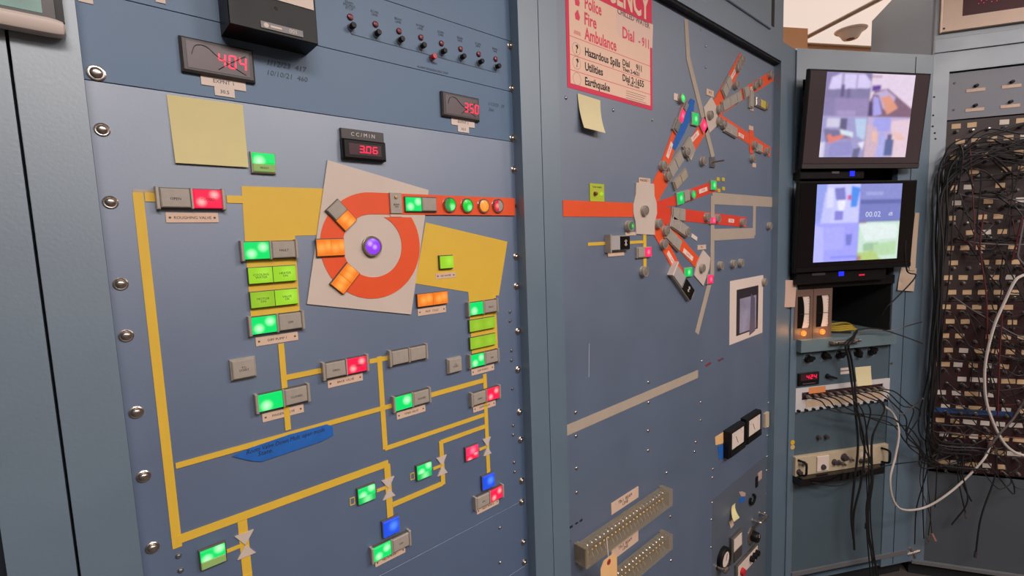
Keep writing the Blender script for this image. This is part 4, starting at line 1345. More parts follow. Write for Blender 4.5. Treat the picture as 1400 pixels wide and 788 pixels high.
part('pointer', MB().rect(.003, .013, .029, .0296, 0, .009), PAPER, t)
t = mount('silver_meter_box', 'silver framed meter box with a dark lower half beside the dial', 'meter', P1, 1011, 750, .02)
part('case', MB().rect(.080, .098, 0, .014, b=.004), STEEL, t)
part('face', MB().rect(.064, .046, .014, .0148, 0, .020), PAPER, t)
part('lower_cover', MB().rect(.064, .034, .014, .016, 0, -.026), DGREY, t)
t = mount('round_meter', 'round black meter with a pale dial at the bottom of the lower right panel', 'meter', P1, 995, 766.5, .02)
part('rim', MB().lathe([(.040, 0), (.040, .012), (.036, .016), (.028, .016), (.026, .013)], 28), BLK, t, smooth=True)
part('dial_face', MB().lathe([(.026, .011), (.026, .0135)], 28), PAPER, t)
part('needle', MB().tube([(0, -.0142, -.006), (.010, -.0142, .016)], .0007, 4), INK, t)
qq = P1.poly([(1006, 779), (1036, 745), (1037, 762), (1010, 792)], .01)
a, b = sum(x for x, y in qq) / 4, sum(y for x, y in qq) / 4
t = thing('control_strip', 'silver edged control strip with three black knobs and a red one', 'control panel', P1.world(a, b, 0), 0)
Lk = qq[1][0] - qq[0][0]
part('body', MB().rect(Lk, .062, 0, .010, b=.003), STEEL, t)
part('face', MB().rect(Lk - .02, .048, .010, .011), PAPER, t)
for k in range(3):
    part('knob', MB().lathe([(.011, .011), (.010, .024), (.003, .025)], 14, Lk * (.10 + .13 * k), .006), BLK, t, smooth=True)
part('red_knob', MB().lathe([(.014, .011), (.012, .022), (.003, .023)], 14, -Lk * .30, -.006), REDK, t, smooth=True)
flat('tan_tab', 'small tan tab at the right edge of the lower right panel', 'label', [(1048.5, 737), (1052, 735.5), (1052, 743), (1048.5, 745)], CARD, .004)


# terminal strips with clear covers
def terminal(px0, py0, px1, py1, py1b, label, dep=.036, left_extra=.0):
    a = P1.uv(px0, py0, dep)
    b = P1.uv(px1, py1, dep)
    c = P1.uv(px1, py1b, dep)
    top = (a[1] + b[1]) / 2
    hgt = b[1] - c[1]
    L = b[0] - a[0]
    t = thing('terminal_strip', label, 'terminal strip', P1.world(a[0], top - hgt, 0), 0, 'clear covered terminal strips')
    part('base_block', MB().box(0, L, -.012, 0, .008, hgt - .008), mat('terminal_block', (88, 84, 82), .5), t)
    part('clear_cover', MB().box(-.004, L + .004, -dep, -dep + .002, 0, hgt).box(-.004, L + .004, -dep + .002, -.006, hgt - .002, hgt).box(-.004, L + .004, -dep + .002, -.006, 0, .002), CLEAR, t)
    for x in (-.004, L - .010):
        part('end_block', MB().box(x, x + .014, -dep + .004, 0, .002, hgt - .002), mat('yellowed_end', (170, 154, 130), .3, alpha=.5), t)
    n = int(L / .0165)
    for k in range(n):
        x = .014 + (L - .028) * (k + .5) / n
        cpart('barrier', 'barrier', lambda: MB().box(-.0007, .0007, -.019, -.012, .010, .040), mat('terminal_barrier', (120, 110, 98), .5), t, (x - (L - .028) / n / 2, 0, 0))
        for z in (.020, .036):
            cpart('termscrew', 'terminal_screw', lambda: MB().lathe([(.0048, .012), (.0048, .019), (.003, .021)], 8), METAL if z > .03 else BRASS, t, (x, 0, z))
        if random.random() < .75:
            cpart('wire', 'wire', lambda: MB().tube([(0, -.018, .012), (0, -.024, .002), (.001, -.016, -.010)], .0014, 5), mat('tan_wire', (188, 168, 140), .5), t, (x, 0, .003))
    return t


terminal(803, 751, 919, 669.5, 692, 'upper clear covered terminal strip on the wide cabinet')
terminal(812, 819, 919, 732, 752, 'lower clear covered terminal strip on the wide cabinet')
tagp(855, 684.5, .118, .030, 'tan name plate above the upper terminal strip', PLATE, 'TB-1  BEAM\nLINE', sz=.012, grp='terminal strip plates')
tagp(855, 746, .118, .030, 'tan name plate above the lower terminal strip', PLATE, 'TB-2  BEAM\nLINE', sz=.012, grp='terminal strip plates')
a = P1.uv(834, 764, .07)
t = thing('manila_tag', 'manila paper tag with a red eyelet hanging at the bottom of the terminal strips', 'tag', P1.world(a[0], a[1], .066), 0)
part('card', MB().prism([(-.030, -.14), (.030, -.14), (.030, -.012), (.018, .002), (-.018, .002), (-.030, -.012)], 0, .0008), CARD, t)
part('eyelet', MB().lathe([(.007, .0008), (.006, .0016), (.003, .0016)], 14, 0, -.010), mat('red_eyelet', (150, 50, 50), .6), t)
part('string', MB().tube(spline([(0, -.001, -.010), (.01, .01, .012), (.02, .02, .03)], 5), .0008, 5), PAPER, t)

# ------------------------------------------------------------------ overhead box on the wide cabinet
ux = P1.uv(1071, 45, .02)[0]
t = thing('overhead_cabinet', 'blue-grey overhead cabinet on top of the wide cabinet', 'cabinet', P1.world(0, ZT2, 0), 0)
part('body', MB().box(.70, ux, -.020, .5, 0, .40, .002), FRAME, t)
uq = P1.uv(1056, 12, .02)[0]
part('door_gap', MB().box(uq - .016, uq + .016, -.0215, -.020, .03, .38), BODY, t)
part('door', MB().box(.75, uq - .022, -.026, -.020, .012, .39, .002), FRAME, t)
part('label_plate', MB().box(uq - .13, uq - .06, -.0275, -.026, .10, .16), BEIGE, t)


# ================================================================== MONITOR CABINET
def h2(px, py, w=0.0):
    a, b = P2.uv(px, py, w)
    return a, H(b)


ZT = sum(P2.uv(x, y)[1] for x, y in ((1083, 68), (1258, 76), (1277, 74))) / 3
UI0, UI1 = .028, .487           # instrument opening
cab3 = cabinet('monitor_cabinet', 'grey-green cabinet holding two monitors, gauges and cable panels', P2, .0, P3E - .002, H(ZT))
cab3['category'] = 'cabinet'
part('frame_post', MB().box(.0, UI0, -.006, .018, .07, H(ZT)), FRAME, cab3)
part('frame_post', MB().box(UI1, P3E, -.006, .018, .07, H(ZT)), FRAME, cab3)
yM0 = P2.uv(1150, 95)[1]
part('frame_rail', MB().box(UI0, UI1, -.006, .018, H(P2.uv(1170, 112)[1]), H(ZT)), FRAME, cab3)
part('post_groove', MB().box(UI1 + .062, UI1 + .065, -.0068, -.006, .075, H(ZT) - .01), BODY, cab3)
# the open bay walls need depth: cut by building the backing further in
for o in list(cab3.children):
    if o.name.startswith('backing'):
        o.location = (0, .34, 0)
part('base_strip', MB().box(UI0, P3E - .02, -.010, 0, h2(1120, 776)[1] - .012, h2(1120, 776)[1] + .006), mat('worn_grey_strip', (104, 104, 106), .6), cab3)


def pnl(name, v_top_px, v_bot_px, m, par=None, label=None, y=0.0):
    """blank or instrument panel between two picture heights read along x ~1145"""
    vt, vb = P2.uv(*v_top_px)[1], P2.uv(*v_bot_px)[1]
    return part(name, MB().box(UI0 + .001, UI1 - .001, y - .003, y, H(vb) + .0008, H(vt) - .0008, .0006), m, par or cab3, label=label)


RP = mat('slate_enamel', (78, 94, 104), .45, var=.05, scale=6)
shelf_t, shelf_b = P2.uv(1145, 459)[1], P2.uv(1145, 475)[1]
part('shelf', MB().box(UI0, UI1, -.030, .33, H(shelf_b), H(shelf_t)), mat('shelf_enamel', (104, 122, 128), .45), cab3, label='shelf under the gauges')
for x in (UI0, UI1 - .003):
    part('bay_side', MB().box(x, x + .003, .0, .33, H(shelf_t), H(P2.uv(1145, 388)[1])), BODY, cab3)
kp = pnl('knob_panel', (1145, 475), (1145, 525), RP)
pnl('blank_panel', (1145, 555), (1145, 617), RP)
pnl('blank_panel', (1145, 652), (1145, 776), RP)
part('bay_header', MB().box(UI0, UI1, -.012, .30, H(P2.uv(1145, 392)[1]), H(P2.uv(1145, 380)[1])), BLK, cab3)
part('monitor_backing', MB().box(UI0, UI1, .06, .064, H(P2.uv(1145, 380)[1]), H(P2.uv(1145, 100)[1])), BODY, cab3)


def mount2(name, label, cat, px, py, w=0.0, group=None, base=0.0, pl=None):
    return mount(name, label, cat, pl or P2, px, py, w, group, 0, base)


# ---- screens: a grid of vertices carrying the picture the screen shows
def emis_attr(name, strength):
    m = bpy.data.materials.new(name)
    m.use_nodes = True
    nt = m.node_tree
    b = nt.nodes['Principled BSDF']
    at = nt.nodes.new('ShaderNodeAttribute')
    at.attribute_name = 'Col'
    b.inputs['Base Color'].default_value = (.02, .02, .02, 1)
    b.inputs['Roughness'].default_value = .2
    nt.links.new(at.outputs['Color'], b.inputs['Emission Color'])
    b.inputs['Emission Strength'].default_value = strength
    return m


def inpoly(x, y, pts):
    c = False
    j = len(pts) - 1
    for i in range(len(pts)):
        xi, yi = pts[i]
        xj, yj = pts[j]
        if (yi > y) != (yj > y) and x < (xj - xi) * (y - yi) / (yj - yi) + xi:
            c = not c
        j = i
    return c


def screen_mesh(name, w, h, layers, m, d, nx=150, ny=140):
    rnd = random.Random(3)
    grid = {}
    for j in range(ny + 1):
        for i in range(nx + 1):
            x, y = i / nx, 1 - j / ny      # y downwards from the top
            c = (0, 0, 0)
            for pts, col in layers:
                x0 = min(p[0] for p in pts); x1 = max(p[0] for p in pts); y0 = min(p[1] for p in pts); y1 = max(p[1] for p in pts)
                if x0 <= x <= x1 and y0 <= y <= y1 and inpoly(min(max(x, .0005), .9995), min(max(y, .0005), .9995), pts):
                    c = col
            k = 1 + rnd.uniform(-.06, .06)
            grid[i, j] = [lin((min(255, q * k),))[0] for q in c]
    for _ in range(3):                    # soften, as the little camera pictures are
        g2 = {}
        for (i, j), c in grid.items():
            acc = [0, 0, 0]
            n = 0
            for di in (-1, 0, 1):
                for dj in (-1, 0, 1):
                    q = grid.get((i + di, j + dj))
                    if q:
                        n += 1
                        for z in range(3):
                            acc[z] += q[z]
            g2[i, j] = [a / n for a in acc]
        grid = g2
    vs = [(w * (i / nx - .5), -d, h * j / ny) for j in range(ny + 1) for i in range(nx + 1)]
    fs = [(j * (nx + 1) + i, j * (nx + 1) + i + 1, (j + 1) * (nx + 1) + i + 1, (j + 1) * (nx + 1) + i) for j in range(ny) for i in range(nx)]
    me = bpy.data.meshes.new(name)
    me.from_pydata(vs, [], fs)
    at = me.color_attributes.new('Col', 'FLOAT_COLOR', 'POINT')
    k = 0
    for j in range(ny + 1):
        for i in range(nx + 1):
            at.data[k].color = (*grid[i, j], 1)
            k += 1
    me.materials.append(m)
    return me


def R_(x0, y0, x1, y1):
    return [(x0, y0), (x1, y0), (x1, y1), (x0, y1)]


SCR1 = [(R_(0, 0, 1, 1), (150, 140, 190)),
        # top left: hall seen through arched opening
        (R_(0, 0, .5, .51), (128, 118, 160)), ([(.03, .22), (.06, .06), (.16, .01), (.42, .01), (.5, .10), (.5, .2)], (196, 186, 222)), (R_(.17, .0, .20, .2), (150, 140, 176)), (R_(.33, 0, .35, .2), (160, 148, 186)),
        ([(.0, .2), (.5, .17), (.5, .3), (.0, .3)], (122, 114, 152)), (R_(.17, .14, .21, .28), (92, 84, 120)), (R_(.24, .18, .28, .3), (104, 96, 134)), (R_(.12, .30, .5, .51), (138, 124, 166)), (R_(.15, .44, .36, .5), (152, 138, 180)),
        # top right: desk and counter
        (R_(.505, 0, 1, .51), (208, 190, 210)), ([(.55, .2), (.70, .17), (1, .40), (1, .51), (.505, .51), (.505, .33)], (120, 92, 112)), ([(.53, .24), (.68, .18), (.80, .27), (.74, .47), (.66, .4), (.6, .25)], (176, 160, 196)), ([(.63, .28), (.73, .25), (.84, .40), (.72, .48)], (204, 140, 120)), ([(.52, .14), (.62, .13), (.62, .18), (.52, .21)], (88, 60, 140)), ([(.54, .26), (.6, .28), (.66, .48), (.56, .5)], (156, 150, 214)), ([(.505, .33), (.53, .33), (.56, .5), (.505, .5)], (70, 60, 96)), (R_(.505, .02, .62, .05), (170, 150, 170)),
        # bottom left: workshop
        (R_(0, .515, .5, 1), (146, 142, 186)), (R_(.05, .53, .2, .64), (190, 186, 208)), (R_(.2, .53, .28, .68), (92, 88, 120)), ([(.02, .66), (.3, .68), (.34, .76), (.06, .82)], (112, 106, 140)), ([(.06, .74), (.1, .72), (.13, .76), (.24, .72), (.26, .76), (.1, .84)], (206, 120, 110)), ([(.2, .66), (.36, .7), (.36, .76), (.22, .72)], (196, 206, 220)), ([(.36, .53), (.5, .53), (.5, .8), (.40, .74)], (168, 186, 214)), ([(.12, .82), (.34, .8), (.38, .97), (.1, 1)], (136, 132, 184)), ([(.42, .83), (.5, .8), (.48, .91)], (210, 206, 226)), ([(.38, .90), (.46, .88), (.44, 1), (.37, 1)], (98, 96, 130)), (R_(0, .82, .05, 1), (196, 190, 214)), (R_(.3, .76, .34, .80), (160, 120, 150)),
        # bottom right: corridor
        (R_(.505, .515, 1, 1), (178, 160, 196)), (R_(.58, .515, .78, .68), (150, 150, 216)), ([(.505, .6), (.62, .64), (.66, .8), (.62, 1), (.505, 1)], (190, 164, 180)), ([(.58, .68), (.64, .7), (.64, .82), (.58, .8)], (212, 170, 160)), ([(.78, .56), (1, .53), (1, 1), (.84, 1), (.8, .7)], (208, 184, 198)), ([(.8, .68), (.9, .7), (.98, .78), (.86, .8)], (214, 176, 170)), ([(.74, .78), (.84, .78), (.84, .98), (.74, .98)], (84, 96, 142)), ([(.76, .72), (.81, .72), (.81, .79), (.76, .79)], (94, 90, 126)), (R_(.66, .7, .74, 1), (160, 160, 214)),
        (R_(.497, 0, .505, 1), (110, 100, 140)), (R_(0, .508, 1, .516), (176, 168, 206))]
SCR2 = [(R_(0, 0, 1, 1), (150, 150, 230)),
        (R_(0, 0, .5, .5), (176, 176, 232)), (R_(.0, .0, .12, .5), (130, 140, 206)), ([(.1, .1), (.2, .2), (.16, .5), (.06, .5)], (170, 172, 220)), ([(.2, .05), (.32, .04), (.34, .2), (.28, .3), (.22, .18)], (110, 110, 176)), ([(.24, .2), (.34, .2), (.32, .34), (.26, .36)], (206, 206, 236)), (R_(.22, .34, .32, .46), (120, 116, 190)), ([(.4, .02), (.5, .05), (.47, .3), (.4, .3)], (70, 124, 208)), (R_(.36, .14, .4, .2), (190, 80, 120)), (R_(.12, .05, .2, .3), (190, 190, 236)),
        (R_(.51, 0, 1, .5), (104, 110, 170)), (R_(.51, 0, 1, .2), (120, 124, 182)), (R_(.51, .2, 1, .26), (84, 92, 150)), (R_(.57, .1, .78, .15), (140, 144, 196)), (R_(.51, .48, 1, .5), (86, 88, 150)),
        (R_(.0, .505, .5, 1), (142, 142, 236)), ([(0, .52), (.1, .55), (.12, 1), (0, 1)], (160, 160, 240)), ([(.36, .65), (.44, .64), (.43, .8), (.37, .8)], (104, 108, 180)), (R_(.2, .93, .5, .96), (120, 124, 206)), (R_(.12, .55, .34, .85), (150, 150, 240)),
        (R_(.51, .5, 1, 1), (178, 200, 186)), ([(.51, .53), (.7, .51), (.98, .54), (.98, .72), (.6, .75)], (196, 208, 206)), ([(.58, .78), (.76, .77), (.76, .88), (.58, .88)], (140, 172, 140)), ([(.7, .8), (.98, .76), (.98, .95), (.72, .95)], (160, 190, 150)), ([(.51, .9), (.7, .88), (.8, 1), (.51, 1)], (158, 180, 110)), (R_(.51, .49, .6, .51), (140, 110, 140)), (R_(.51, .94, .56, 1), (150, 120, 110)),
        (R_(.505, 0, .512, 1), (90, 96, 150))]
SM1 = emis_attr('upper_screen_picture', 1.25)
SM2 = emis_attr('lower_screen_picture', 1.4)


def monitor(label, c, sc_, layers, m, tilt, w, name_sub):
    """c: picture corners tl tr br bl of the front bezel; sc_: of the lit picture"""
    q = [P2.uv(x, y, w) for x, y in c]
    u0, u1 = (q[0][0] + q[3][0]) / 2, (q[1][0] + q[2][0]) / 2
    v1, v0 = (q[0][1] + q[1][1]) / 2, (q[2][1] + q[3][1]) / 2
    W, Hm = u1 - u0, (v1 - v0) / math.cos(tilt)
    t = thing('monitor', label, 'monitor', P2.world((u0 + u1) / 2, v0, w - .025), -P2.a, 'monitors in the cabinet', 0, tilt)
    part('casing', MB().box(-W / 2, W / 2, -.022, -.008, 0, Hm, .003), BLK, t)
    part('rear_shell', MB().box(-W * .34, W * .34, -.008, .05, Hm * .15, Hm * .85), BLK, t)
    b = MB()
    s = [P2.uv(x, y, w) for x, y in sc_]
    su0, su1 = (s[0][0] + s[3][0]) / 2 - (u0 + u1) / 2, (s[1][0] + s[2][0]) / 2 - (u0 + u1) / 2
    sv1, sv0 = ((s[0][1] + s[1][1]) / 2 - v0) / math.cos(tilt), ((s[2][1] + s[3][1]) / 2 - v0) / math.cos(tilt)
    # bezel ring: glossy dark glass around the picture
    GL = mat('screen_glass', (76, 64, 68), .25) if 'upper' in label else mat('screen_glass_dark', (18, 16, 18), .2)
    part('glass', MB().box(-W / 2 + .006, W / 2 - .008, -.0232, -.022, .020, Hm - .007), GL, t)
    me = screen_mesh('picture', su1 - su0, sv1 - sv0, layers, m, .0236)
    obj('picture', me, t, ((su0 + su1) / 2, 0, sv0))
    part('bezel_foot', MB().box(-W / 2 + .004, W / 2 - .004, -.0245, -.022, .002, .018), DGREY if 'upper' in label else BLK, t)
    part('mount_arm', MB().box(-.04, .04, .05, .05 + .075, Hm * .3, Hm * .6), BLK, t)
    return t, (su0, su1, sv0, sv1)


mon1, s1 = monitor('upper monitor showing four camera views in its picture', [(1101.5, 97), (1267, 103), (1253.8, 230), (1092.3, 230)], [(1125, 101.5), (1245, 105.4), (1233.5, 214.4), (1116, 214.4)], SCR1, SM1, math.radians(5), .050, '')
mon2, s2 = monitor('lower monitor showing four bluish camera views', [(1090, 247), (1252, 247.5), (1245.7, 366), (1087, 372)], [(1115, 252), (1231.5, 251.5), (1225, 353), (1111, 359)], SCR2, SM2, math.radians(2), .050, '')
text('00.02', .030, glow('screen_white', (.62, .66, .86), None, 1.0), mon2, ((s2[0] + (s2[1] - s2[0]) * .67), -.0240, s2[2] + (s2[3] - s2[2]) * .60), sx=1.1)
text('dB', .020, glow('screen_white', (.62, .66, .86), None, 1.0), mon2, ((s2[0] + (s2[1] - s2[0]) * .88), -.0240, s2[2] + (s2[3] - s2[2]) * .60))


# equipment bars under each monitor
def bar2(name, label, px0, px1, pyt, pyb, w, leds):
    xm = (px0 + px1) / 2
    u0, u1 = P2.uv(px0, (pyt + pyb) / 2, w)[0], P2.uv(px1, (pyt + pyb) / 2, w)[0]
    vt, vb = P2.uv(xm, pyt, w)[1], P2.uv(xm, pyb, w)[1]
    t = thing(name, label, 'monitor stand', P2.world((u0 + u1) / 2, vb, 0), -P2.a)
    part('bar', MB().box(-(u1 - u0) / 2, (u1 - u0) / 2, -w, .05, 0, vt - vb, .003), BLK, t)
    for (px, py, wl, hl, m) in leds:
        a, b = P2.uv(px, py, w)
        part('power_light', MB().box(a - (u0 + u1) / 2 - wl / 2, a - (u0 + u1) / 2 + wl / 2, -w - .0015, -w, b - vb - hl / 2, b - vb + hl / 2), m, t)
    return t


bar2('monitor_shelf_bar', 'black bar with a round blue light between the two monitors', 1094, 1182, 234.5, 245, .035, [(1165, 237.5, .022, .020, BLED), (1142, 236, .034, .008, mat('grey_badge', (92, 86, 86), .4))])
bar2('monitor_shelf_bar', 'black bar with blue and red lights below the lower monitor', 1089, 1212, 370, 386, .035, [(1150, 374.5, .024, .018, BLED), (1178, 376, .026, .006, SEGD), (1119, 375, .06, .010, DGREY)])
# paper tags on the posts
paper('paper_tag', 'blank pinkish paper tag on the post left of the gauges', 'tag', P2, [(1071.5, 383), (1089.5, 383.5), (1086.5, 420), (1069, 420.5)], mat('pinkish_paper', (206, 172, 156), .85), lift=(.03, .012, .014, .034))
paper('paper_strip', 'long narrow beige paper strip hanging right of the lower monitor', 'paper', P2, [(1251, 291), (1257, 291), (1251, 370), (1243, 370)], mat('beige_paper', (196, 172, 150), .85), lift=(.008, .008, .012, .012))
paper('paper_tag', 'beige paper square on the post right of the gauges', 'tag', P2, [(1232, 366), (1253.5, 367), (1249, 398.5), (1227, 397)], mat('beige_paper', (196, 172, 150), .85), lift=(.008, .008, .014, .014))


# gauges in the open bay
def gauge(px0, px1, label):
    w = .004
    u0, u1 = P2.uv(px0, 425, w)[0], P2.uv(px1, 425, w)[0]
    vb = shelf_t
    vt = P2.uv(1110, 394.5, w)[1]
    t = thing('edgewise_gauge', label, 'gauge', P2.world((u0 + u1) / 2, vb, 0), -P2.a, 'edgewise gauges in the open bay')
    W, Hg = u1 - u0 - .002, vt - vb - .002
    GM = mat('gauge_case', (112, 88, 78), .4)
    part('case', MB().box(-W / 2, W / 2, -w + .002, .20, 0, Hg), mat('gauge_side', (110, 88, 80), .5), t)
    fr = MB()
    fr.box(-W / 2, -W * .34, -w - .004, -w + .002, 0, Hg).box(W * .34, W / 2, -w - .004, -w + .002, 0, Hg).box(-W * .34, W * .34, -w - .004, -w + .002, Hg * .86, Hg).box(-W * .34, W * .34, -w - .004, -w + .002, 0, Hg * .22)
    part('front_frame', fr, GM, t)
    part('window_back', MB().box(-W * .34, W * .34, -w + .001, -w + .0018, Hg * .22, Hg * .86), BLKG, t)
    pts = []
    n = 12
    cx, cz, r0, r1 = -W * 1.9, Hg * .54, W * 1.98, W * 2.30
    for k in range(n + 1):
        a = math.radians(-19 + 38 * k / n)
        pts.append((cx + r1 * math.cos(a), cz + r1 * math.sin(a) * 1.15))
    for k in range(n, -1, -1):
        a = math.radians(-19 + 38 * k / n)
        pts.append((cx + r0 * math.cos(a), cz + r0 * math.sin(a) * 1.15))
    sc1 = part('scale', MB().prism(pts, w - .001, w + .0006), PAPER, t)
    tk = MB()
    for k in range(13):
        a = math.radians(-17 + 34 * k / 12)
        x, z = cx + r1 * .985 * math.cos(a), cz + r1 * .985 * math.sin(a) * 1.15
        tk.rect(.006, .0012, w + .0006, w + .0009, x - .003, z)
    part('scale_marks', tk, INK, sc1)
    part('needle', MB().box(-W * .2, W * .3, -w - .003, -w - .002, Hg * .5, Hg * .508), INK, t)
    part('lamp', MB().lathe([(.0115, w + .004), (.010, w + .010), (.004, w + .013)], 14, 0, Hg * .12), ALAMP, t, smooth=True, label='glowing amber lamp')
    ld = bpy.data.lights.new('gauge_lamp_light', 'POINT')
    ld.energy, ld.color, ld.shadow_soft_size = .05, (1, .45, .12), .01
    lo = bpy.data.objects.new('gauge_lamp_light', ld)
    COL.objects.link(lo)
    lo.location = t.matrix_basis @ Vector((0, -w - .030, Hg * .12))


gauge(1085, 1110.5, 'left of the two edgewise gauges with amber lamps in the open bay')
gauge(1110.5, 1136.5, 'right of the two edgewise gauges with amber lamps in the open bay')
# yellow coil of leads lying on the shelf
a, b = P2.uv(1160, 447, -.05)
t = thing('coiled_lead', 'yellowish coiled lead lying on the shelf beside the gauges', 'cable', P2.world(a, shelf_t, -.10), -P2.a)
YC = mat('yellow_lead', (176, 148, 50), .5)
m = MB()
for k in range(3):
    m.tube([((.075 - .008 * k) * math.cos(q), (.05 - .006 * k) * math.sin(q), .005 + .007 * k + .003 * math.sin(3 * q)) for q in [2 * PI * j / 26 for j in range(27)]], .0042, 6)
part('coil', m, YC, t, smooth=True)
part('tail', MB().tube(spline([(-.07, 0, .006), (-.10, -.02, .006), (-.09, -.06, .006), (-.03, -.09, .006)], 6), .004, 6), RUBBER, t, smooth=True)
# handle bracket at the shelf edge
a, b = P2.uv(1139, 470, .05)
a2, b2 = P2.uv(1178, 466, .05)
t = thing('shelf_handle', 'grey metal bracket clamped to the front edge of the shelf', 'bracket', P2.world((a + a2) / 2, (b + b2) / 2, .030), -P2.a)
part('plate', MB().box(-(a2 - a) / 2, (a2 - a) / 2, -.022, 0, -.005, .006, .002), mat('grey_alloy', (128, 120, 116), .4, .6), t)
for x in (-.05, .05):
    part('clamp_screw', MB().lathe([(.005, .022), (.004, .026)], 10, x, 0), METAL, t)

# knob panel furniture
for i, (x, y) in enumerate(((1106.6, 491), (1129.5, 486.8), (1149.4, 485.5), (1173.6, 482.8), (1192.8, 480.6))):
    t = mount2('selector_knob', '%s black selector knob from the left below the shelf' % ['first', 'second', 'third', 'fourth', 'fifth'][i], 'knob', x, y, .012, 'black selector knobs', .003)
    part('skirt', MB().lathe([(.016, 0), (.016, .003), (.013, .006)], 18), BLK, t, smooth=True)
    m = MB().lathe([(.0125, .004), (.012, .018), (.010, .022), (.003, .0225)], 16)
    part('grip', m, BLK, t, smooth=True)
    an = [-.2, .5, -.25, 1.2, -.6][i]
    part('pointer_bar', MB().box(-.019, .019, -.020, -.004, -.0055, .0055), BLK, t, rot=(0, an, 0))
    part('plate_mark', MB().rect(.038, .046, 0, .0006, 0, -.002), mat('pale_slate', (104, 116, 124), .5), t)
t = mount2('digital_panel_meter', 'small black meter with red figures below the selector knobs', 'panel meter', 1105, 518, .006, None, .003)
part('bezel', MB().rect(.098, .052, 0, .008, b=.002), BLK, t)
part('window', MB().rect(.080, .026, .008, .0084, 0, .008), mat('flow_window', (70, 36, 46), .3), t)
part('digits', seven('424', .013, .017, .0026, .0084, .0088, -.014, .0), SEG, t, label='glowing red figures')
part('foot_mark', MB().rect(.06, .003, .008, .0084, 0, -.018), mat('grey_badge', (92, 86, 86), .4), t)
t = mount2('toggle_switch', 'black lever switch right of the small red-figure meter', 'switch', 1133, 515, .010, None, .003)
part('boss', MB().lathe([(.010, 0), (.009, .006)], 14), BLK, t, smooth=True)
part('lever', MB().tube([(-.012, -.008, .006), (.004, -.012, 0), (.030, -.016, -.008)], .0052, 8), BLK, t, smooth=True)
for k, (y, h_) in enumerate(((504.5, .010), (509.5, .012))):
    t = mount2('white_label', ['upper', 'lower'][k] + ' white label strip beside the yellow note below the knobs', 'label', 1154.5, y, .001, 'white label strips', .003)
    part('strip', MB().rect(.044, h_, 0, .001), PAPER, t)
paper('sticky_note', 'small yellow sticky note stuck over the white connector panel', 'note', P2, [(1169, 502.5), (1190.5, 500.5), (1192.5, 526.5), (1172, 528.5)], NOTE2, lift=(.0035, .0035, .010, .010))
part('post_screw', MB().lathe([(.006, .006), (.004, .009)], 10, UI1 + .008, H(P2.uv(1210, 497)[1])), METAL, cab3)

# ---- white connector panel with rows of plugs
vt, vb = P2.uv(1145, 524.5)[1], P2.uv(1145, 556)[1]
t = thing('connector_panel', 'white panel with a maroon slot and rows of plugged connectors', 'patch panel', P2.world(0, vb, 0), -P2.a)
hp = vt - vb
m = MB()
m.box(UI0 + .001, UI1 + .004, -.007, -.003, hp * .80, hp).box(UI0 + .001, UI1 + .004, -.007, -.003, 0, hp * .48).box(UI0 + .001, UI0 + .03, -.007, -.003, hp * .48, hp * .80).box(UI1 - .03, UI1 + .004, -.007, -.003, hp * .48, hp * .80)
part('front_plate', m, mat('white_enamel', (206, 200, 200), .4, var=.03, scale=10), t)
part('slot_back', MB().box(UI0 + .03, UI1 - .03, -.004, -.002, hp * .48, hp * .80), MAROON, t)
part('orange_label', MB().box(.09, .17, -.0076, -.007, hp * .72, hp * .98), mat('faded_orange_label', (222, 140, 84), .6), t)
part('tan_label_strip', MB().box(UI0 + .05, UI1 - .03, -.0076, -.007, hp * .16, hp * .44), mat('tan_label', (210, 180, 150), .6), t)
conn = []
bncm = lambda: MB().lathe([(.0062, 0), (.0062, .008), (.0075, .009), (.0075, .020), (.0045, .021), (.0040, .034)], 12)
for k in range(11):
    x = UI0 + .05 + (UI1 - UI0 - .10) * k / 10
    cpart('bnc', 'plug', bncm, STEEL, t, (x, -.004, hp * .64), True)
    conn.append((x, hp * .64 + vb, .036))
for k in range(13):
    x = UI0 + .012 + (UI1 - UI0 - .03) * k / 12
    cpart('bncb', 'socket', lambda: MB().lathe([(.0055, 0), (.0055, .010), (.003, .011)], 10), BLK, t, (x, -.007, hp * .06), True)
for k in range(2):
    px = (1120, 1130.5)[k]
    t = mount2('small_knob', ['left', 'right'][k] + ' of the two small grey knobs on the blank panel', 'knob', px, 598.8 - k, .010, 'small grey knobs', .003)
    part('skirt', MB().lathe([(.010, 0), (.009, .004)], 14), DGREY, t, smooth=True)
    part('grip', MB().lathe([(.008, .004), (.0075, .014), (.002, .015)], 14), DGREY, t, smooth=True)
for k, (y) in enumerate((605.3, 611.8)):
    t = mount2('round_sticker', ['upper yellow', 'lower cream'][k] + ' round sticker at the left edge of the blank panel', 'sticker', 1083.8, y, .007, None, .006)
    part('disc', MB().lathe([(.010, 0), (.010, .001)], 18), mat('yellow_sticker', (222, 176, 40), .6) if k == 0 else mat('cream_sticker', (214, 178, 110), .6), t)

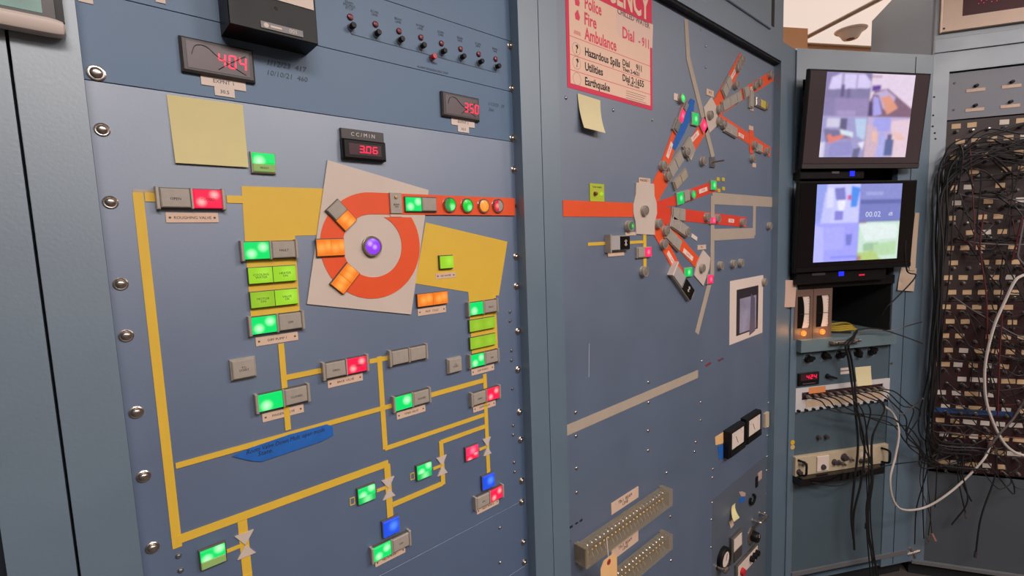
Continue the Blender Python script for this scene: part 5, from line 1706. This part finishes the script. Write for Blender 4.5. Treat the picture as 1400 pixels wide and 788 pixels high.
# ---- beige rack instrument
vt, vb = P2.uv(1141, 618.5, .02)[1], P2.uv(1141, 644, .02)[1]
t = thing('rack_instrument', 'beige rack instrument with a handle, white square meter and black base', 'instrument', P2.world(0, vb, 0), -P2.a)
hp = vt - vb
part('front_plate', MB().box(UI0 - .004, UI1 - .004, -.020, -.001, 0, hp, .001), BEIGE, t)
part('base_tray', MB().box(UI0 - .004, UI1 - .05, -.045, -.001, -.030, -.0005), BLKG, t)
for x in (UI0 + .020, UI1 - .03):
    hd_ = part('handle', MB().tube(spline([(x - .012, -.020, hp * .86), (x, -.045, hp * .80), (x, -.050, hp * .5), (x, -.045, hp * .18), (x - .008, -.020, hp * .10)], 5), .0045, 8), BLK, t, smooth=True)
x0 = P2.uv(1116, 634, .02)[0]
x1 = P2.uv(1132, 634, .02)[0]
part('meter', MB().box(x0, x1, -.026, -.020, hp * .12, hp * .90, .001), PAPER, t)
part('meter_knob', MB().lathe([(.012, .026), (.010, .032)], 14, (x0 + x1) / 2, hp * .34), DGREY, t, smooth=True)
for (px, py, r, m) in ((1100, 634, .008, STEEL), (1093, 646, .010, DGREY), (1094, 635, .006, STEEL), (1141.5, 632.5, .011, DGREY), (1147.5, 633, .009, DGREY), (1155, 626, .014, DGREY), (1153.5, 635, .006, STEEL), (1164, 628.5, .007, STEEL), (1178, 631, .009, DGREY), (1186, 630, .009, DGREY)):
    a, b = P2.uv(px, py, .024)
    part('knob', MB().lathe([(r * 1.2, .020), (r * 1.1, .023), (r * .9, .024), (r * .8, .034), (r * .2, .035)], 14, a, b - vb), m, t, smooth=True)
a, b = P2.uv(1182, 621, .02)
part('label_strip', MB().box(a - .022, a + .022, -.0207, -.020, b - vb - .010, b - vb + .010), PAPER, t)

# ================================================================== PATCH CABINET
ZT3 = 1.075
DP = .66
cab4 = thing('patch_cabinet', 'tall grey patch cabinet at the right with the dense cable bay', 'cabinet', P3.world(0, -ZC, 0), -P3.a)
UW = .62
UC0, UC1 = .058, .60
m = MB()
m.box(0, .004, .0, DP, .07, H(ZT3)).box(UW - .004, UW, .0, DP, .07, H(ZT3)).box(.004, UW - .004, DP - .004, DP, .07, H(ZT3)).box(.004, UW - .004, .0, DP - .004, H(ZT3) - .004, H(ZT3))
part('shell', m, mat('slate_grey_enamel', (104, 118, 130), .38, var=.05, scale=6), cab4)
part('plinth', MB().box(.01, UW - .01, .02, DP - .02, 0, .07), BODY, cab4)
part('backing', MB().box(.005, UW - .005, .06, .065, .075, H(ZT3) - .006), BODY, cab4)
part('frame_post', MB().box(.0, UC0 - .004, -.006, .012, .07, H(P3.uv(1277, 73.6)[1])), FRAME, cab4)
part('frame_post', MB().box(UC1, UW, -.006, .012, .07, H(P3.uv(1277, 73.6)[1])), FRAME, cab4)
vs1 = (P3.uv(1277, 54.6)[1] + P3.uv(1400, 40.6)[1]) / 2
vs2 = (P3.uv(1278, 73.6)[1] + P3.uv(1400, 58.9)[1]) / 2
vs3 = (P3.uv(1278, 102.8)[1] + P3.uv(1400, 87.6)[1]) / 2
vs4 = (P3.uv(1273, 166)[1] + P3.uv(1400, 155)[1]) / 2
part('ledge', MB().box(.0, UW, -.012, .02, H(vs2), H(vs1), .001), FRAME, cab4)
part('header_rail', MB().box(.004, UW, -.004, .02, H(vs3) + .004, H(vs2) - .001), FRAME, cab4)
lp = part('lamp_panel', MB().box(.010, UC1, .004, .007, H(vs4), H(vs3) - .002), mat('grey_enamel', (118, 120, 130), .45, var=.04, scale=6), cab4, label='grey panel with small black buttons')
part('display_front', MB().box(.0, UW, .0, .02, H(vs1) + .001, H(ZT3), .001), FRAME, cab4)
for k, (x, y) in enumerate(((1335, 117), (1384, 111.7), (1333.6, 144), (1382, 139))):
    t = mount('button_lamp', ['upper left', 'upper right', 'lower left', 'lower right'][k] + ' small black button with a tan plate on the grey panel', 'push button', P3, x, y, .0, 'black buttons on the grey panel', 0, -.004)
    part('cap', MB().lathe([(.0065, 0), (.006, .010), (.002, .011)], 12), BLK, t, smooth=True)
    part('nameplate', MB().rect(.060, .012, 0, .0015, 0, -.016), PLATE, t)
for x, y in ((1305, 113.7), (1304, 150.5)):
    a, b = P3.uv(x, y, -.004)
    part('screw', MB().lathe([(.005, -.004), (.004, -.002)], 10, a, H(b)), RUBG, cab4)
for x, y in ((1275, 133), (1274.5, 158), (1274, 173), (1278, 182), (1279, 190)):
    a, b = P3.uv(x, y, .006)
    part('hole', MB().lathe([(.004, .006), (.003, .0066)], 8, max(a, .008), H(b)), BLK, cab4)
part('bottom_panel', MB().box(UC0 - .02, UC1, .004, .007, .075, H(P3.uv(1300, 648)[1])), mat('slate_dark_enamel', (74, 80, 86), .5, var=.05, scale=6), cab4)
part('base_strip', MB().box(.01, UC1, -.010, .004, H(P3.uv(1260, 768)[1]) - .010, H(P3.uv(1260, 768)[1]) + .004), mat('worn_grey_strip', (104, 104, 106), .6), cab4)

# led sign on top
a, b = P3.uv(1294, 43, .02)
t = thing('led_sign', 'dark red LED sign in a cream frame at the top right corner', 'sign', P3.world(0, vs1, 0), -P3.a)
sb = b - vs1
m = MB()
x0, x1 = P3.uv(1289, 20, .02)[0], .58
xi0 = P3.uv(1316, 15, .02)[0]
zi0 = P3.uv(1316, 22, .02)[1] - vs1
m.box(x0, x1, -.02, -.0005, sb - .0, zi0).box(x0, xi0, -.02, -.0005, zi0, .30).box(xi0, x1, -.02, -.0005, .24, .30).box(x1 - .03, x1, -.02, -.0005, zi0, .24)
part('frame', m, CREAM, t)
part('screen', MB().box(xi0, x1 - .03, -.014, -.002, zi0, .24), mat('dark_red_screen', (74, 20, 28), .6), t)
dm = MB()
for r in range(4):
    for c_ in range(26):
        if (r * 7 + c_ * 3) % 5 < 2 and c_ > 3:
            dm.rect(.003, .003, .014, .0145, xi0 + .012 + c_ * .008, zi0 + .040 + r * .009)
part('led_dots', dm, SEGD, t)
part('corner_screw', MB().lathe([(.004, .02), (.003, .022)], 10, x0 + .006, sb + .012), BLK, t)

# patch panels: maroon boards with rows of tan plates and jacks
vpt, vpb = vs4 - .004, P3.uv(1300, 645)[1]
NPAN = 6
hp = (vpt - vpb) / NPAN
names = ['topmost', 'second', 'third', 'fourth', 'fifth', 'lowest']
JACKS = []
PB = mat('patch_board', (46, 30, 30), .55, var=.15, scale=20)
TANP = mat('jack_label_tan', (206, 172, 134), .6, var=.08, scale=60)
TANW = mat('jack_label_white', (214, 202, 192), .6)
rnd = random.Random(11)
for i in range(NPAN):
    zt = vpt - i * hp
    t = part('patch_panel', MB().box(UC0, UC1, .006, .012, .001, hp - .001), PB if i < 3 else MAROON, cab4, (0, 0, H(zt - hp)), label='%s patch panel of the cable bay' % names[i])
    for r in range(4):
        z = hp * (1 - (r + .5) / 4)
        for c_ in range(10):
            x = UC0 + .032 + c_ * .051 + (.016 if r % 2 else 0)
            if x > UC1 - .03:
                continue
            JACKS.append((x, z + zt - hp, -.006 + .012))
            cpart('jack', 'jack', lambda: MB().lathe([(.0072, 0), (.0072, .006), (.0052, .008), (.0048, .014), (.002, .0145)], 10), RUBG if rnd.random() < .5 else STEEL, t, (x, .006, z - .014), True)
            if rnd.random() < .78:
                wh = rnd.random() < (.16 if i < 4 else .5)
                wide = i >= 4 and rnd.random() < .4
                cpart('jlab%d' % wide, 'label_plate', lambda: MB().rect(.046 if wide else .030, .019, 0, .0016), TANW if wh else TANP, t, (x, .006, z + .008), rot=(0, rnd.uniform(-.05, .05), 0))
vbl = (P3.uv(1275, 562)[1] + P3.uv(1372, 565)[1]) / 2
bt = obj('blue_tape_strip', MB().box(.0, .27, -.0012, 0, -.011, .011).mesh('blue_tape_strip', mat('dull_blue_tape', (30, 62, 112), .75, var=.15, scale=40)), None, P3.world(P3.uv(1275, 562)[0], vbl, -.004), (0, 0, -P3.a))
tag(bt, 'long blue tape strip across the lower rows of the cable bay', 'tape')

# ---- cables of the bay
bl_lab = 'black patch cable drooping across the cable bay'


def cable3(pts, r, m, label, group=None, name='patch_cable', plugs=True, pl=None, cat='cable', sub=8):
    """pts: (u, v, w) on the plane"""
    pl = pl or P3
    W = [pl.world(*p) for p in pts]
    o0 = W[0].copy()
    t = thing(name, label, cat, o0, -pl.a, group)
    inv = Matrix.Rotation(pl.a, 3, 'Z')
    loc = [inv @ (p - o0) for p in W]
    sp = spline(loc, sub)
    part('cable', MB().tube(sp, r, 6), m, t, smooth=True)
    if plugs:
        for (p, q) in ((sp[0], sp[1]), (sp[-1], sp[-2])):
            d = (q - p).normalized()
            part('plug', MB().tube([p - d * .004, p + d * .010, p + d * .011, p + d * .022], .0055, 8), STEEL if random.random() < .4 else DGREY, t, smooth=True)
    return t


rnd = random.Random(5)
order = sorted(JACKS, key=lambda j: -j[1])
cnt = 0
for k in range(52):
    a = rnd.choice(order)
    b = rnd.choice([j for j in order if j[1] < a[1] + .05 and abs(j[1] - a[1]) < .55])
    if (a[0] - b[0]) ** 2 + (a[1] - b[1]) ** 2 < .01:
        continue
    w1 = rnd.uniform(.03, .075)
    sag = rnd.uniform(.03, .16)
    mid = ((a[0] + b[0]) / 2 + rnd.uniform(-.03, .03), min(a[1], b[1]) - sag * .5 if rnd.random() < .5 else (a[1] + b[1]) / 2 - sag * .5, w1 + .01)
    p = [(a[0], a[1] - .012, .008), (a[0], a[1] - .018, w1 * .8), ((a[0] * 2 + mid[0]) / 3, (a[1] * 2 + mid[1]) / 3 - .02, w1), mid, ((b[0] * 2 + mid[0]) / 3, (b[1] * 2 + mid[1]) / 3 - .02, w1), (b[0], b[1] - .018, w1 * .7), (b[0], b[1] - .012, .008)]
    rr = rnd.random()
    if rr < .84:
        cable3(p, rnd.choice((.0017, .0020, .0025)), RUBBER, bl_lab, 'black patch cables in the bay')
    elif rr < .92:
        cable3(p, .0024, RUBG, 'grey patch cable drooping across the cable bay', 'grey patch cables in the bay')
    else:
        cable3(p, .0020, RUBR, 'dark red patch cable drooping across the cable bay', 'dark red patch cables in the bay')
# short jumpers between neighbouring jacks
for k in range(46):
    a = rnd.choice([j for j in order if j[0] < .42])
    near = [j for j in order if .05 < math.hypot(j[0] - a[0], j[1] - a[1]) < .20 and j[1] <= a[1]]
    if not near:
        continue
    b = rnd.choice(near)
    w1 = rnd.uniform(.03, .06)
    p = [(a[0], a[1] - .014, .008), (a[0] + rnd.uniform(-.01, .01), a[1] - .022, w1), ((a[0] + b[0]) / 2 + rnd.uniform(-.04, .04), min(a[1], b[1]) - rnd.uniform(.0, .07), w1 + .015), (b[0] + rnd.uniform(-.01, .01), b[1] - .024, w1), (b[0], b[1] - .014, .008)]
    cable3(p, rnd.choice((.0020, .0024, .0028)), RUBBER, 'short black jumper cable looped between two jacks of the bay', 'short black jumpers in the bay', sub=6)
# thick bundle down the left side of the bay
for k in range(16):
    u0 = UC0 - .030 + rnd.uniform(-.014, .040)
    v0 = rnd.uniform(.22, .36)
    v1 = rnd.uniform(-1.0, -.72)
    j0 = rnd.choice([j for j in order if j[1] > .1])
    w0 = rnd.uniform(.02, .085)
    p = [(j0[0], j0[1] - .012, .010), (j0[0] - .02, j0[1] - .01, w0), ((u0 + j0[0]) / 2, (v0 + j0[1]) / 2 + .02, w0 + .02), (u0 + .01, v0 - .06, w0)]
    n = 4
    for q in range(1, n + 1):
        p.append((u0 + rnd.uniform(-.012, .012), v0 - .06 + (v1 - v0 + .06) * q / n, w0 + rnd.uniform(-.008, .008)))
    p.append((u0 + rnd.uniform(.03, .20), v1 - .03, w0))
    cable3(p, rnd.choice((.0026, .0030, .0036)), RUBBER, 'black cable in the bundle down the left side of the bay', 'black cables of the side bundle', plugs=False)
# horizontal swags near the top of the bay
for k in range(6):
    v0 = .36 - .022 * k + rnd.uniform(-.01, .01)
    w0 = rnd.uniform(.03, .07)
    p = [(UC0 - .0, v0 - .14, w0), (UC0 + .04, v0 - .05, w0), (.16, v0 + rnd.uniform(-.01, .01), w0 + .01), (.30, v0 - .03 + rnd.uniform(-.02, .01), w0), (.44, v0 - .02, w0), (.58, v0 - .06, w0)]
    cable3(p, rnd.choice((.0020, .0026)), RUBBER, 'black cable looping along the top of the cable bay', 'black cables along the top of the bay', plugs=False)
# dangling ends below the bay
for k in range(9):
    u0 = rnd.uniform(.02, .50)
    w0 = rnd.uniform(.02, .07)
    v1 = rnd.uniform(-1.46, -1.14)
    p = [(u0, -.92, w0), (u0 + rnd.uniform(-.02, .02), -1.03, w0 + .01), (u0 + rnd.uniform(-.05, .05), (v1 - 1.03) / 2, w0 + .02), (u0 + rnd.uniform(-.06, .06), v1, w0 + .01)]
    cable3(p, rnd.choice((.0022, .0030)), RUBBER, 'loose black cable dangling below the cable bay', 'dangling black cables', plugs=k % 3 == 0)


def pxp(pl, pts):
    return [(*pl.uv(x, y, w), w) for x, y, w in pts]


cable3(pxp(P3, [(1400, 376, .09), (1388, 384, .10), (1374, 412, .10), (1358, 450, .10), (1347, 500, .10), (1348, 545, .10), (1358, 578, .10), (1372, 605, .10), (1386, 618, .09), (1402, 624, .09)]), .0052, RUBW, 'thick white cable arching over the right side of the cable bay', plugs=False, name='white_cable')
cable3(pxp(P3, [(1400, 548, .11), (1386, 572, .11), (1368, 592, .11), (1352, 612, .10), (1344, 622, .05)]), .0036, RUBG, 'short grey cable crossing the white one at the lower right', name='grey_cable')
cable3(pxp(P3, [(1400, 300, .10), (1393, 340, .11), (1392, 352, .11), (1400, 362, .11)]), .0030, RUBG, 'grey cable dropping at the right edge of the picture', name='grey_cable', plugs=False)
wpts = [P2.world(*q) for q in pxp(P2, [(1210, 556, .05), (1222, 567, .07), (1229, 592, .09), (1224, 625, .10), (1217, 655, .11), (1221, 683, .11), (1234, 697, .11)])] + [P3.world(*q) for q in pxp(P3, [(1262, 695, .10), (1290, 680, .09), (1320, 655, .07), (1345, 628, .06), (1353, 612, .03)])]
t = thing('white_cable', 'long white cable looping below the cable bay', 'cable', wpts[0], 0)
sp = spline([p - wpts[0] for p in wpts], 8)
part('cable', MB().tube(sp, .0042, 8), RUBW, t, smooth=True)
part('plug', MB().tube([sp[-1], sp[-1] + (sp[-2] - sp[-1]).normalized() * -.03], .008, 8), mat('pink_plug', (160, 110, 104), .5), t, smooth=True)
for xy in (((1345, 290), (1340, 340), (1348, 400), (1350, 470)), ((1370, 430), (1366, 500), (1364, 570)), ((1398, 296), (1390, 330), (1384, 356))):
    cable3(pxp(P3, [(x, y, .08) for x, y in xy]), .0030, RUBR, 'dark red cable hanging straight down the cable bay', 'straight dark red cables', plugs=False)
# rubber plug ends on the lower panel
for x0, y0, x1, y1, lb in ((1272, 612, 1273, 745, 'thin black lead with a steel plug near the cabinet foot'), (1262, 620, 1279, 742, 'thin black lead ending in a pinkish plug')):
    p = pxp(P3, [(x0, y0, .05), (x0 - 4, (y0 * 2 + y1) / 3, .06), ((x0 + x1) / 2, (y0 + y1 * 2) / 3, .06), (x1 - 4 if 'steel' in lb else x1 - 5, y1 - 12, .05)])
    t = cable3(p, .0016, RUBBER, lb, plugs=False, name='test_lead')
    a = P3.uv(x1 if 'pinkish' in lb else 1252, y1 + (4 if 'pinkish' in lb else 10), .05)
    if 'pinkish' in lb:
        o = part('plug', MB().tube([(0, 0, 0), (.012, -.004, -.028)], .005, 8), mat('pink_plug', (160, 110, 104), .5), t)
        o.location = t.matrix_basis.inverted() @ P3.world(p[-1][0], p[-1][1], .05)
    else:
        o = part('plug', MB().tube([(0, 0, 0), (.004, 0, -.03)], .0045, 8), METAL, t)
        o.location = t.matrix_basis.inverted() @ P3.world(p[-1][0], p[-1][1], .05)
a = P3.uv(1250, 757, .012)
t = thing('tee_connector', 'small steel tee connector stuck on the panel near the floor', 'connector', P3.world(a[0], a[1], 0), -P3.a)
part('body', MB().tube([(-.022, -.006, -.012), (.022, -.006, .014)], .008, 8), METAL, t, smooth=True)
part('stem', MB().tube([(0, -.006, 0), (-.016, -.006, .022)], .006, 8), METAL, t, smooth=True)
part('barb', MB().tube([(0, -.006, -.002), (.006, -.006, -.026)], .005, 8), METAL, t, smooth=True)

PLN_ = ['first', 'second', 'third', 'fourth', 'fifth', 'sixth', 'seventh', 'eighth', 'ninth', 'tenth', 'last']
# ---- cables from the connector panel sweep down and across to the bay
rnd = random.Random(21)
for k, (x, v, w) in enumerate(conn):
    if k in (3, 4, 5, 6, 7):
        p = [(x, v, w - .006), (x + .01, v - .006, w + .03), (x + .05 + rnd.uniform(-.02, .02), v - .05, w + .06), (.30 + .012 * (k - 5) + rnd.uniform(-.01, .01), v - .17, w + .05), (.32 + rnd.uniform(-.02, .02), v - .34, w + .045), (.33 + rnd.uniform(-.02, .02), -1.2 + rnd.uniform(-.05, .02), w + .04), (.36 + rnd.uniform(-.03, .03), -1.46, w + .05)]
        cable3(p, .0026, RUBBER, 'black cable falling to the floor from the %s plug of the connector panel' % PLN_[k], 'black cables from the connector panel', plugs=False, pl=P2, name='signal_cable')
    else:
        p = [(x, v, w - .006), (x + .015, v - .004, w + .03), (x + .06, v - .04 - .02 * rnd.random(), w + .05), (max(x + .12, .40), v - .10 + rnd.uniform(-.03, .02), w + .05), (.50, v - .17 + rnd.uniform(-.05, .02), .08), (.58, v - .24 + rnd.uniform(-.06, .04), .07)]
        end = P3.world(rnd.uniform(.06, .30), v - .22 + rnd.uniform(-.12, .10), .012)
        far = P3.world(rnd.uniform(.02, .05), v - .30 + rnd.uniform(-.06, .03), .07)
        for q in (far, end):
            p.append(((q - P2.O).dot(P2.t), q.z - ZC, -(q - P2.O).dot(P2.n)))
        cable3(p, .0026, RUBBER, 'black cable sweeping right from the %s plug of the connector panel' % PLN_[k], 'black cables from the connector panel', plugs=False, pl=P2, name='signal_cable')
# pair of heavy cables hanging over the shelf edge
for k in range(2):
    p = pxp(P2, [(1172, 452, -.03), (1168, 459, .02), (1160 + 5 * k, 466, .065), (1156 + 4 * k, 474, .072), (1160 + 4 * k, 492, .055), (1164 + 4 * k, 520, .055), (1169 + 3 * k, 560, .075), (1173 + 9 * k, 610, .080), (1168 + 9 * k, 660, .075), (1164 + 3 * k, 705, .07), (1167 + 1 * k, 738 + 14 * k, .07)])
    cable3(p, .0042, RUBBER, ['left', 'right'][k] + ' of the two thick black cables hanging over the shelf edge', 'thick hanging cables', plugs=False, pl=P2, name='hanging_cable')
for k, (pts, lb) in enumerate((([(1245, 300, .03), (1238, 330, .05), (1240, 370, .05), (1252, 378, .06), (1225, 408, .06), (1212, 420, .05), (1205, 432, .01)], 'black cable swinging past the beige paper square into the open bay'), ([(1262, 470, .14), (1235, 460, .09), (1210, 452, .06), (1190, 449, .03), (1170, 452, .01)], 'thin black cable running from the shelf to the cable bay'),
                              ([(1262, 440, .14), (1240, 446, .08), (1222, 452, .06), (1185, 452, .05), (1172, 458, .04), (1168, 466, .06)], 'thin grey cable looping at the shelf edge'), ([(1110, 660, .05), (1150, 664, .07), (1200, 640, .08), (1262, 630, .14)], 'thin black cable slung below the beige instrument'),
                              ([(1213, 540, .05), (1225, 562, .08), (1236, 566, .1), (1250, 555, .12), (1262, 545, .15)], 'thin grey cable joining the connector panel and the bay'), ([(1184, 640, .06), (1186, 690, .05), (1184, 722, .04)], 'thin black lead with a pale plug on the lower blank panel'))):
    cable3(pxp(P2, pts), .0024 if k else .0030, RUBG if 'grey' in lb else RUBBER, lb, plugs=(k == 5), pl=P2, name='loose_cable')
